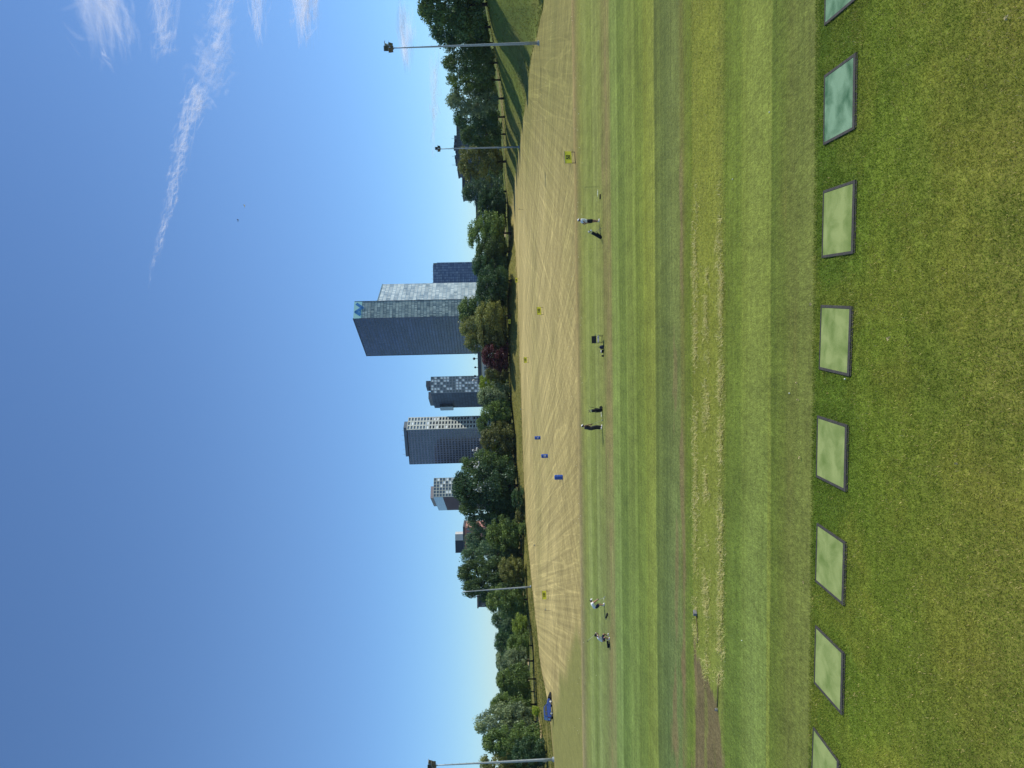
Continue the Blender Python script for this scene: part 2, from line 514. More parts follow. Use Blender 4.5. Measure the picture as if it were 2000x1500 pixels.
def ground_mat():
    m = bpy.data.materials.new('turf'); m.use_nodes = True
    nt = m.node_tree; N = nt.nodes; L = nt.links
    b = N['Principled BSDF']; b.inputs['Roughness'].default_value = .9; b.inputs['Specular IOR Level'].default_value = .12
    def attr(n):
        a = N.new('ShaderNodeAttribute'); a.attribute_name = n; return a
    tint, straw, lawn = attr('tint'), attr('straw'), attr('lawn')
    tc = N.new('ShaderNodeTexCoord')
    def noise(scale, det=4, rot=0.0, sc=(1, 1, 1), dist=0.0, rough=.6, src=None):
        mp = N.new('ShaderNodeMapping'); mp.vector_type = 'TEXTURE'; mp.inputs['Scale'].default_value = tuple(1 / q for q in sc); mp.inputs['Rotation'].default_value = (0, 0, rot)
        L.new(src or tc.outputs['Object'], mp.inputs['Vector'])
        n = N.new('ShaderNodeTexNoise'); n.inputs['Scale'].default_value = scale; n.inputs['Detail'].default_value = det
        n.inputs['Roughness'].default_value = rough; n.inputs['Distortion'].default_value = dist
        L.new(mp.outputs[0], n.inputs['Vector']); return n.outputs['Fac']
    def mr(src, a, bb, c, d):
        r = N.new('ShaderNodeMapRange')
        for k, v in zip((1, 2, 3, 4), (a, bb, c, d)): r.inputs[k].default_value = v
        L.new(src, r.inputs[0]); return r.outputs[0]
    def math_(op, a, bb):
        k = N.new('ShaderNodeMath'); k.operation = op
        for i, q in enumerate((a, bb)):
            if isinstance(q, (int, float)): k.inputs[i].default_value = q
            else: L.new(q, k.inputs[i])
        return k.outputs[0]
    # turf: tufts elongated away from the viewer, and along the mowing lines
    f1 = mr(noise(7, 6, 0, (1, .4, 1), 0, .75), .3, .7, .60, 1.40)
    f4 = mr(noise(1.6, 5, 0, (.6, .22, 1), .3, .7), .3, .7, .80, 1.20)
    f2 = mr(noise(30, 3, 0, (.8, .3, 1)), .3, .7, .70, 1.30)
    f3 = mr(noise(1.0, 5, -.077, (.25, 4, 1), 0, .7), .3, .7, .84, 1.16)
    turf = math_('MULTIPLY', math_('MULTIPLY', math_('MULTIPLY', f1, f4), f2), f3)
    # straw: long sweeping tracks in two directions, dry clumps
    s1 = mr(noise(1.0, 6, rad(16), (1.5, .012, 1), .06, .75), .3, .7, .66, 1.34)
    s2 = mr(noise(1.0, 6, rad(-24), (1.1, .010, 1), .08, .75), .32, .68, .80, 1.22)
    s3 = mr(noise(1.0, 5, rad(52), (.35, .012, 1), .2, .65), .34, .66, .84, 1.16)
    s4 = mr(noise(3.5, 4, 0, (1, .25, 1), 0, .7), .3, .7, .80, 1.20)
    st = math_('MULTIPLY', math_('MULTIPLY', math_('MULTIPLY', s1, s2), s3), s4)
    # thin pale wheel tracks wandering over the dry grass
    def track(rot, sc, w_, g_):
        n_ = noise(1.0, 2, rot, sc, .6, .5)
        return mr(math_('ABSOLUTE', math_('SUBTRACT', n_, .5), 0.0), 0, w_, g_, 1.0)
    st = math_('MULTIPLY', math_('MULTIPLY', st, track(rad(14), (.30, .010, 1), .014, 1.30)), track(rad(-22), (.22, .009, 1), .012, 1.24))
    mx = N.new('ShaderNodeMix'); mx.data_type = 'FLOAT'
    L.new(straw.outputs['Fac'], mx.inputs[0]); L.new(turf, mx.inputs[2]); L.new(st, mx.inputs[3])
    mul = N.new('ShaderNodeMix'); mul.data_type = 'RGBA'; mul.blend_type = 'MULTIPLY'; mul.inputs[0].default_value = 1
    L.new(tint.outputs['Color'], mul.inputs[6])
    cmb = N.new('ShaderNodeCombineColor')
    for k in range(3): L.new(mx.outputs[0], cmb.inputs[k])
    L.new(cmb.outputs[0], mul.inputs[7])
    # dry yellow blades and dark damp specks in the turf
    sp = mr(noise(16, 3, 0, (1, .6, 1)), .62, .72, 0, .5)
    y = N.new('ShaderNodeMix'); y.data_type = 'RGBA'
    L.new(sp, y.inputs[0]); L.new(mul.outputs[2], y.inputs[6]); y.inputs[7].default_value = lin(168, 160, 96, K)
    L.new(y.outputs[2], b.inputs['Base Color'])
    bp = N.new('ShaderNodeBump'); bp.inputs['Strength'].default_value = .55; bp.inputs['Distance'].default_value = .05
    L.new(noise(14, 5, 0, (1, .6, 1)), bp.inputs['Height'])
    L.new(bp.outputs[0], b.inputs['Normal'])
    return m


def blade_mat(name='grass_blade'):
    m = bpy.data.materials.new(name); m.use_nodes = True
    nt = m.node_tree; N = nt.nodes; L = nt.links
    N.remove(N['Principled BSDF'])
    a = N.new('ShaderNodeAttribute'); a.attribute_name = 'tint'
    d = N.new('ShaderNodeBsdfDiffuse'); t = N.new('ShaderNodeBsdfTranslucent')
    L.new(a.outputs['Color'], d.inputs['Color']); L.new(a.outputs['Color'], t.inputs['Color'])
    ms = N.new('ShaderNodeMixShader'); ms.inputs[0].default_value = .3
    L.new(d.outputs[0], ms.inputs[1]); L.new(t.outputs[0], ms.inputs[2])
    L.new(ms.outputs[0], N['Material Output'].inputs['Surface'])
    return m


def blades(name, x, y, h, w, lean, col, m):
    """one bent triangle pair per blade"""
    n = len(x)
    ang = NR.uniform(0, 2 * np.pi, n); la = NR.uniform(0, 2 * np.pi, n)
    z = terrain(x, y)
    wx, wy = np.cos(ang) * w / 2, np.sin(ang) * w / 2
    lx, ly = np.cos(la) * lean * h, np.sin(la) * lean * h
    V = np.empty((n, 5, 3))
    V[:, 0] = np.stack([x - wx, y - wy, z], -1); V[:, 1] = np.stack([x + wx, y + wy, z], -1)
    V[:, 2] = np.stack([x + wx * .8 + lx * .35, y + wy * .8 + ly * .35, z + h * .62], -1)
    V[:, 3] = np.stack([x - wx * .8 + lx * .35, y - wy * .8 + ly * .35, z + h * .62], -1)
    V[:, 4] = np.stack([x + lx, y + ly, z + h], -1)
    i = np.arange(n)[:, None] * 5
    Fc = np.concatenate([i + np.array([0, 1, 2]), i + np.array([0, 2, 3]), i + np.array([3, 2, 4])])
    rgba = np.repeat(np.concatenate([col, np.ones((n, 1))], 1)[:, None, :], 5, 1).reshape(-1, 4)
    me = np_mesh(name, V.reshape(-1, 3), Fc, {'tint': rgba})
    return link(name, me, m)


tag(build_ground(), kind='structure')

# ------------------------------------------------------------------ tee mats (positions first: grass keeps clear of them)
MATQ = [  # far right, near right, near left, far left corners in the photograph
    [(1614, -92), (1681, -158), (1678, -2), (1614, 48)],
    [(1612, 149), (1675, 100), (1672, 254), (1611, 282)],
    [(1610, 374), (1674, 349), (1669, 497), (1608, 503)],
    [(1606, 597), (1667, 596), (1661.5, 737), (1602, 720)],
    [(1599, 812), (1658, 829), (1654.5, 961), (1596, 932)],
    [(1597, 1023), (1655.5, 1057), (1649, 1185), (1595.5, 1134.5)],
    [(1594.5, 1224), (1652, 1272), (1646, 1398), (1592.5, 1333)],
    [(1589, 1417), (1641, 1487), (1637, 1612), (1588, 1530)],
]
MATS = []
for q in MATQ:
    P = [gd(*p) for p in q]
    c = sum(P, Vector()) / 4
    ex = ((P[0] - P[3]) + (P[1] - P[2])) / 2
    ey = ((P[0] - P[1]) + (P[3] - P[2])) / 2
    ang = (math.atan2(ex.y, ex.x) + math.atan2(ey.y, ey.x) - math.pi / 2) / 2
    MATS.append((c, ang, ex.length, ey.length))

# ------------------------------------------------------------------ living grass of the lawn in front
GM = blade_mat()
def lawn_blades():
    n = 620000
    y = NR.uniform(10.2, 23.0, n); s = NR.uniform(-.72, .72, n)
    keep = NR.uniform(0, 1, n) < (y / 23.0)
    y, s = y[keep], s[keep]
    x = s * (y + 1.5)
    t = y + ST * x
    clump = fbm(x * 5, y * 5, 91, 2)
    k = (t < tline(1587)) & (NR.uniform(0, 1, len(x)) < .35 + 1.1 * clump)
    near = np.full(len(x), 9.0)
    for c, a, w, l in MATS:
        dx, dy = x - c.x, y - c.y
        u = dx * math.cos(a) + dy * math.sin(a); v = -dx * math.sin(a) + dy * math.cos(a)
        q = np.maximum(np.abs(u) - w / 2, np.abs(v) - l / 2)
        near = np.minimum(near, q)
    k &= near > np.where(NR.uniform(0, 1, len(near)) < .18, -.035, .012)
    x, y, t, near, clump = x[k], y[k], t[k], near[k], clump[k]
    n = len(x)
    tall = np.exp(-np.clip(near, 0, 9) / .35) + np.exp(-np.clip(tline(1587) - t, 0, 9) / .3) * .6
    big = fbm(x * .5, y * .5, 51, 4); mid = fbm(x * 1.6, y * 1.6, 54, 3)
    h = NR.uniform(.024, .05, n) * (1 + .5 * tall) * (.7 + .6 * mid)
    w = NR.uniform(.007, .013, n)
    lean = NR.uniform(.2, 1.2, n)
    A, B, D, S_ = (np.array(lin(*c)[:3]) for c in ((108, 134, 46), (146, 154, 66), (74, 104, 34), (192, 182, 118)))
    m1 = (.2 + .6 * smooth((big - .40) * 3 + (mid - .5) * 2))[:, None]
    col = A * (1 - m1) + B * m1
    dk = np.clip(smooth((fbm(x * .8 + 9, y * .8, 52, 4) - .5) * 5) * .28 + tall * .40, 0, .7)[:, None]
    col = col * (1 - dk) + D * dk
    dry = (NR.uniform(0, 1, n) < .03 + .10 * smooth((13.4 - y) / 2) + .05 * (mid > .6) - .04 * np.clip(tall, 0, 1))[:, None]
    col = np.where(dry, S_, col) * NR.uniform(.7, 1.3, (n, 1)) * np.array([1.28, 1.18, 1.25])
    return blades('lawn_grass', x, y, h, w, lean, col, GM)
tag(lawn_blades(), 'uneven green and yellow lawn grass around the tee mats', 'grass', kind='stuff')


def dry_tufts():
    """pale long grass lying over in rows along the rough strip"""
    xs, ys, hs, cs = [], [], [], []
    for px, wpx, dens in ((1359, 7, .8), (1380, 8, 1.0), (1408, 8, 1.25)):
        for py in np.arange(-80, 1600, 3.0):
            lim = 1300 if px < 1370 else (1330 if px < 1390 else 1330)
            if py > lim: continue
            v = vnoise(np.array([py * .022]), np.array([px * .3]), 7)[0] * .6 + vnoise(np.array([py * .07]), np.array([px * .3]), 9)[0] * .4
            side = .55 + .45 * float(smooth((py - 250) / 400))
            if v * side < .40 + .14 * RND.random(): continue
            p = gd(px + RND.gauss(0, wpx * .42), py + RND.uniform(-2, 2))
            for _ in range(int(RND.uniform(6, 26) * dens * (v + .3))):
                xs.append(p.x + RND.gauss(0, .17)); ys.append(p.y + RND.gauss(0, .10))
                hs.append(RND.uniform(.05, .12)); cs.append(RND.random())
    xs, ys, hs, cs = map(np.array, (xs, ys, hs, cs))
    A, B = np.array(lin(236, 224, 164)[:3]), np.array(lin(186, 186, 104)[:3])
    col = A * cs[:, None] + B * (1 - cs[:, None])
    n2 = 60000
    y2 = NR.uniform(tline(1425) - 1, tline(1345) + 1, n2); x2 = NR.uniform(-.7, .7, n2) * y2
    t2 = y2 + ST * x2
    k = (t2 > tline(1420)) & (t2 < tline(1350)) & (750 - 1450 * x2 / y2 < 1290)
    x2, y2 = x2[k], y2[k]
    q = fbm(x2 * .8, y2 * 1.5, 77, 3)[:, None]
    c2 = (np.array(lin(130, 148, 60)[:3]) * (1 - q) + np.array(lin(186, 186, 104)[:3]) * q) * NR.uniform(.8, 1.2, (len(x2), 1))
    X, Y = np.concatenate([xs, x2]), np.concatenate([ys, y2])
    Hh = np.concatenate([hs, NR.uniform(.02, .05, len(x2))])
    return blades('rough_grass', X, Y, Hh, NR.uniform(.012, .026, len(X)), np.concatenate([NR.uniform(1.2, 3.4, len(xs)), NR.uniform(1.0, 3.0, len(x2))]), np.concatenate([col, c2]), GM)
tag(dry_tufts(), 'pale dry tufts and longer grass along the rough strip', 'grass', kind='stuff')


def verge_tufts():
    """longer unmown grass along the foot and the slope of the far bank"""
    n = 60000
    yp = NR.uniform(-120, 1620, n)
    e = np.interp(yp, E_Y, E_D); d = np.interp(yp, T_Y, T_D)
    y = e + (d + 30 - e) * NR.uniform(0.0, 1.0, n) ** 1.4
    x = (750 - yp) / 1450 * y
    q = fbm(x * .3, y * .3, 95, 3)
    k = q > .42
    x, y, q = x[k], y[k], q[k][:, None]
    col = (np.array(lin(104, 122, 50)[:3]) * (1 - q) + np.array(lin(150, 146, 84)[:3]) * q) * NR.uniform(.75, 1.15, (len(x), 1))
    return blades('bank_grass', x, y, NR.uniform(.06, .16, len(x)), NR.uniform(.12, .22, len(x)), NR.uniform(.3, 1.2, len(x)), col * .95, GM)
tag(verge_tufts(), 'longer grass on the bank behind the range', 'grass', kind='stuff')

M_RUB = mat('black_rubber', lin(62, 60, 54), .8, noise=.35, nscale=14, bump=.4)
def turf_mat(name, c1, c2, seed):
    m = mat(name, c1, .95, noise=0, spec=.1)
    nt = m.node_tree; N = nt.nodes; L = nt.links; b = N['Principled BSDF']
    tc = N.new('ShaderNodeTexCoord'); oi = N.new('ShaderNodeObjectInfo')
    va = N.new('ShaderNodeVectorMath'); va.operation = 'ADD'
    L.new(tc.outputs['Object'], va.inputs[0]); L.new(oi.outputs['Location'], va.inputs[1])
    n1 = N.new('ShaderNodeTexNoise'); n1.inputs['Scale'].default_value = 1.7; n1.inputs['Detail'].default_value = 5; n1.inputs['Distortion'].default_value = .4
    n2 = N.new('ShaderNodeTexNoise'); n2.inputs['Scale'].default_value = 60; n2.inputs['Detail'].default_value = 2
    for n in (n1, n2): L.new(va.outputs[0], n.inputs['Vector'])
    ad = N.new('ShaderNodeMath'); ad.operation = 'MULTIPLY_ADD'; ad.inputs[1].default_value = .35
    L.new(n2.outputs['Fac'], ad.inputs[0]); L.new(n1.outputs['Fac'], ad.inputs[2])
    r = N.new('ShaderNodeMapRange'); r.inputs[1].default_value = .46; r.inputs[2].default_value = .80
    L.new(ad.outputs[0], r.inputs[0])
    mx = N.new('ShaderNodeMix'); mx.data_type = 'RGBA'; mx.inputs[6].default_value = c1; mx.inputs[7].default_value = c2
    L.new(r.outputs[0], mx.inputs[0]); L.new(mx.outputs[2], b.inputs['Base Color'])
    bp = N.new('ShaderNodeBump'); bp.inputs['Strength'].default_value = .3; bp.inputs['Distance'].default_value = .01
    L.new(n2.outputs['Fac'], bp.inputs['Height']); L.new(bp.outputs[0], b.inputs['Normal'])
    return m
M_T1 = turf_mat('pale_green_turf', lin(116, 140, 72, .80), lin(164, 180, 112, .80), 1)
M_T2 = turf_mat('worn_bluish_turf', lin(72, 114, 82, .80), lin(140, 176, 142, .80), 2)
MAT_LABEL = [
    'worn bluish-green mat half cut off at the frame edge beside the other worn mat',
    'worn bluish-green mat with pale scuffs and dark stains, seen whole',
    'pale green mat next to the worn bluish-green one',
    'pale green mat lying below the chair and seat bag, squarest to the viewer',
    'pale green mat in the middle, below the golfer in dark clothes',
    'pale green mat third from the cut-off pale end of the row',
    'pale green mat second from the cut-off pale end of the row',
    'pale green mat cut off by the frame at the end of the row',
]
for i, (c, a, w, l) in enumerate(MATS):
    t = thing('tee_mat', MAT_LABEL[i], 'mat', (c.x, c.y, 0), a, 'tee mats in the row across the lawn')
    b = MB(); fw, hh = .075, .045
    b.box((0, -l / 2 + fw * .8, hh / 2), (w, fw * 1.6, hh)); b.box((0, l / 2 - fw * .35, hh / 2), (w, fw * .7, hh))
    for sgn in (-1, 1):
        b.box((sgn * (w / 2 - fw / 2), fw * .45, hh / 2 - .001), (fw, l - fw * 2.3, hh - .002))
    b.box((sgn * 0, -l / 2 - .02, .012), (w * .98, .05, .022))
    fr = b.build('frame', M_RUB, t)
    bv = fr.modifiers.new('bevel', 'BEVEL'); bv.width = .008; bv.segments = 2
    g = MB()
    nx = 12
    ww, ll = w - 2 * fw, l - fw * 2.3
    for ix in range(nx):
        for iy in range(nx):
            pts = []
            for (jx, jy) in ((ix, iy), (ix + 1, iy), (ix + 1, iy + 1), (ix, iy + 1)):
                ux, uy = jx / nx, jy / nx
                z = .034 - .006 * math.exp(-((ux - .5) ** 2 + (uy - .5) ** 2) * 12)
                pts.append(((ux - .5) * ww, (uy - .5) * ll + fw * .45, z))
            g.quad(pts)
    g.build('turf', M_T2 if i < 2 else M_T1, t, True)

# ================================================================== WORLD, SUN, CAMERA
SUN_EL, SUN_AZ = rad(46), Vector((.977, .21, 0)).normalized()
sdir = SUN_AZ * math.cos(SUN_EL) + Vector((0, 0, math.sin(SUN_EL)))
w = bpy.data.worlds.new('World'); SC.world = w; w.use_nodes = True
nt = w.node_tree
sky = nt.nodes.new('ShaderNodeTexSky'); sky.sky_type = 'NISHITA'; sky.sun_disc = False
sky.sun_elevation = SUN_EL; sky.sun_rotation = math.atan2(sdir.x, sdir.y)
sky.altitude = 0; sky.air_density = .8; sky.dust_density = 0.0; sky.ozone_density = 5.0
tcw = nt.nodes.new('ShaderNodeTexCoord'); sxyz = nt.nodes.new('ShaderNodeSeparateXYZ')
nt.links.new(tcw.outputs['Generated'], sxyz.inputs[0])
mrw = nt.nodes.new('ShaderNodeMapRange'); mrw.interpolation_type = 'SMOOTHSTEP'
mrw.inputs[1].default_value = -.02; mrw.inputs[2].default_value = .32
nt.links.new(sxyz.outputs['Z'], mrw.inputs[0])
air = nt.nodes.new('ShaderNodeMix'); air.data_type = 'RGBA'
air.inputs[6].default_value = (.62, .84, 1.02, 1); air.inputs[7].default_value = (.90, 1.02, 1.10, 1)
nt.links.new(mrw.outputs[0], air.inputs[0])
mulw = nt.nodes.new('ShaderNodeMix'); mulw.data_type = 'RGBA'; mulw.blend_type = 'MULTIPLY'; mulw.inputs[0].default_value = 1
nt.links.new(sky.outputs[0], mulw.inputs[6]); nt.links.new(air.outputs[2], mulw.inputs[7])
nt.links.new(mulw.outputs[2], nt.nodes['Background'].inputs['Color'])
nt.nodes['Background'].inputs['Strength'].default_value = .13
sl = bpy.data.lights.new('sun', 'SUN'); sl.energy = 3.9; sl.angle = rad(.53); sl.color = (1, .94, .82)
so = bpy.data.objects.new('sun', sl); COL.objects.link(so)
so.rotation_euler = sdir.to_track_quat('Z', 'Y').to_euler()
cam = bpy.data.cameras.new('camera'); cam.sensor_fit = 'HORIZONTAL'; cam.sensor_width = 36; cam.lens = F / 2000 * 36
cam.clip_start = .1; cam.clip_end = 400000
co = bpy.data.objects.new('camera', cam); COL.objects.link(co)
A_ = R0 * math.cos(ROLL) - U0 * math.sin(ROLL)
B_ = R0 * math.sin(ROLL) + U0 * math.cos(ROLL)
Mx = Matrix((-B_, A_, -FW)).transposed().to_4x4()
Mx.translation = CAM
co.matrix_world = Mx
SC.camera = co
SC.view_settings.view_transform = 'Standard'; SC.view_settings.look = 'None'
SC.view_settings.exposure = 0.12; SC.view_settings.gamma = 1
SC.cycles.transparent_max_bounces = 160
SC.cycles.max_bounces = 6


# ================================================================== TREES
def crown_arr(seed, shape, nb, nl, leaf, gap=0.0):
    """unit crown (1 wide, 1 high): leaf clumps spread through the volume"""
    g = np.random.default_rng(seed)
    prof = {'round': lambda z: np.sqrt(np.clip(1 - ((z - .5) / .5) ** 2, 0, 1)),
            'oval': lambda z: np.sqrt(np.clip(1 - ((z - .42) / .58) ** 2, 0, 1)) * .95,
            'dome': lambda z: np.where(z < .3, .72 + .28 * z / .3, np.sqrt(np.clip(1 - ((z - .3) / .7) ** 2, 0, 1))),
            'tall': lambda z: np.clip(np.minimum((z + .12) * 2.4, (1.04 - z) * 1.5), 0, 1) ** .6,
            'bush': lambda z: np.sqrt(np.clip(1 - (z * .97) ** 2, 0, 1))}[shape]
    Vs, var = [], []
    for k in range(nb):
        z = g.uniform(.06, .95)
        a = g.uniform(0, 2 * np.pi)
        lob = 1 + .16 * np.sin(a * 3 + seed) * np.sin(z * 7 + seed)
        r = prof(z) * .5 * lob * np.sqrt(g.uniform(.1, 1)) * .9
        br = g.uniform(.07, .155) * (1.15 - .35 * z)
        c = np.array([r * np.cos(a), r * np.sin(a), z])
        if gap and g.uniform() < gap and z > .45: continue
        n = int(nl * (br / .125) ** 2)
        d = g.normal(size=(n, 3)); d /= np.linalg.norm(d, axis=1)[:, None]
        d[:, 2] = np.where(d[:, 2] < -.25, d[:, 2] * .45, d[:, 2])
        rr = br * g.uniform(.45, 1.05, n) ** .7
        tw = 1 + .22 * np.sin(d[:, 0] * 7 + k) * np.sin(d[:, 1] * 6 + d[:, 2] * 5)
        p = c + d * (rr * tw)[:, None] * np.array([1, 1, .82])
        nrm = d + g.normal(size=(n, 3)) * .62; nrm /= np.linalg.norm(nrm, axis=1)[:, None]
        t1 = np.cross(nrm, g.normal(size=(n, 3))); t1 /= np.linalg.norm(t1, axis=1)[:, None]
        t2 = np.cross(nrm, t1)
        s = (leaf * g.uniform(.55, 1.3, n))[:, None]
        q = np.stack([p - t1 * s, p - t2 * s * .62 + nrm * s * .12, p + t1 * s, p + t2 * s * .62 + nrm * s * .12], 1)
        Vs.append(q.reshape(-1, 3))
        var.append(np.repeat(np.clip(g.normal(.5, .2) + g.normal(0, .16, n), 0, 1), 4))
    return np.concatenate(Vs), np.concatenate(var)


def crown_mesh(*a):
    V, var = crown_arr(*a)
    return np_mesh('crown', V, np.arange(len(V)).reshape(-1, 4), {'leafvar': var})


PROTO = {
    'a': crown_mesh(1, 'round', 125, 159, 0.0202), 'b': crown_mesh(2, 'dome', 135, 152, 0.0202), 'c': crown_mesh(3, 'oval', 120, 159, 0.0202),
    'd': crown_mesh(4, 'dome', 140, 152, 0.0193), 'e': crown_mesh(5, 'round', 115, 166, 0.0202),
    'g': crown_mesh(7, 'oval', 120, 110, .022, .12), 's': crown_mesh(8, 'bush', 70, 110, .03), 'f': crown_mesh(9, 'tall', 170, 90, .019, .04),
}


def trunk_mesh(seed):
    """unit height trunk (0..1) with limbs reaching into the crown"""
    r = random.Random(seed); b = MB()
    bend = [(0, 0, -.02)]
    x = y = 0
    for k in range(1, 6):
        x += r.uniform(-.012, .012); y += r.uniform(-.012, .012); bend.append((x, y, k / 5 * .9))
    b.tube(bend, [.036, .024, .021, .016, .011, .004], 8)
    for k in range(7):
        z = r.uniform(.28, .62); a = k * 2.4 + r.uniform(-.4, .4); ln = r.uniform(.16, .34)
        p0 = Vector((x * z, y * z, z)); p1 = p0 + Vector((math.cos(a) * ln * .5, math.sin(a) * ln * .5, ln * .35))
        p2 = p0 + Vector((math.cos(a) * ln, math.sin(a) * ln, ln * .95))
        b.tube([p0, p1, p2], [.011, .008, .003], 6)
    return b.mesh('trunk', True)


TRUNKS = [trunk_mesh(k) for k in range(4)]
M_BARK = mat('bark', lin(62, 54, 46), .95, noise=.4, nscale=6, bump=.5)
LEAF = {
    'dark': leaf_mat('dark_leaves', lin(70, 90, 50)),
    'deep': leaf_mat('deep_green_leaves', lin(56, 80, 50)),
    'mid': leaf_mat('mid_green_leaves', lin(84, 104, 54)),
    'blue': leaf_mat('blue_green_leaves', lin(76, 98, 72)),
    'grey': leaf_mat('grey_green_leaves', lin(98, 112, 84)),
    'olive': leaf_mat('olive_leaves', lin(104, 110, 60)),
    'brown': leaf_mat('brownish_leaves', lin(88, 94, 54)),
    'lime': leaf_mat('yellow_green_leaves', lin(124, 142, 42)),
    'sun': leaf_mat('sunny_green_leaves', lin(104, 122, 50)),
    'purple': leaf_mat('copper_beech_leaves', lin(76, 42, 46)),
}


def tree(y, xt, xb, wpx, dd, proto, lf, label, kind='leafy_tree', group='trees along the edge of the range', depth=None, cat='tree', wob=0):
    """y, xt: crown centre and top in the photograph; xb: underside of the crown; dd: metres behind the tree line"""
    d = float(np.interp(y, T_Y, T_D)) + dd if depth is None else depth
    p = at(1000, y, d); x = p.x
    z0 = tz(x, d)
    top = at(xt, y, d).z - z0
    und = max(at(xb, y, d).z - z0, .05 * top)
    wm = wpx * 1.27 * d / 1450
    t = thing(kind, label, cat, (x, d, z0 - .1), RND.uniform(0, 6.28), group)
    k = min(3, int(RND.random() * 4))
    if cat != 'shrub' or und > 1:
        tr = link('trunk', TRUNKS[k], M_BARK, t)
        th = und + (top - und) * .62
        rs = max(th * .75, min(wm, th * 1.3))
        tr.scale = (rs, rs, th)
    c = link('crown', PROTO[proto], None, t)
    if not PROTO[proto].materials:
        PROTO[proto].materials.append(LEAF[lf])
    c.location = (0, 0, und - .02 * top); c.scale = (wm, wm, (top - und) * 1.0)
    c.material_slots[0].link = 'OBJECT'; c.material_slots[0].material = LEAF[lf]
    return t


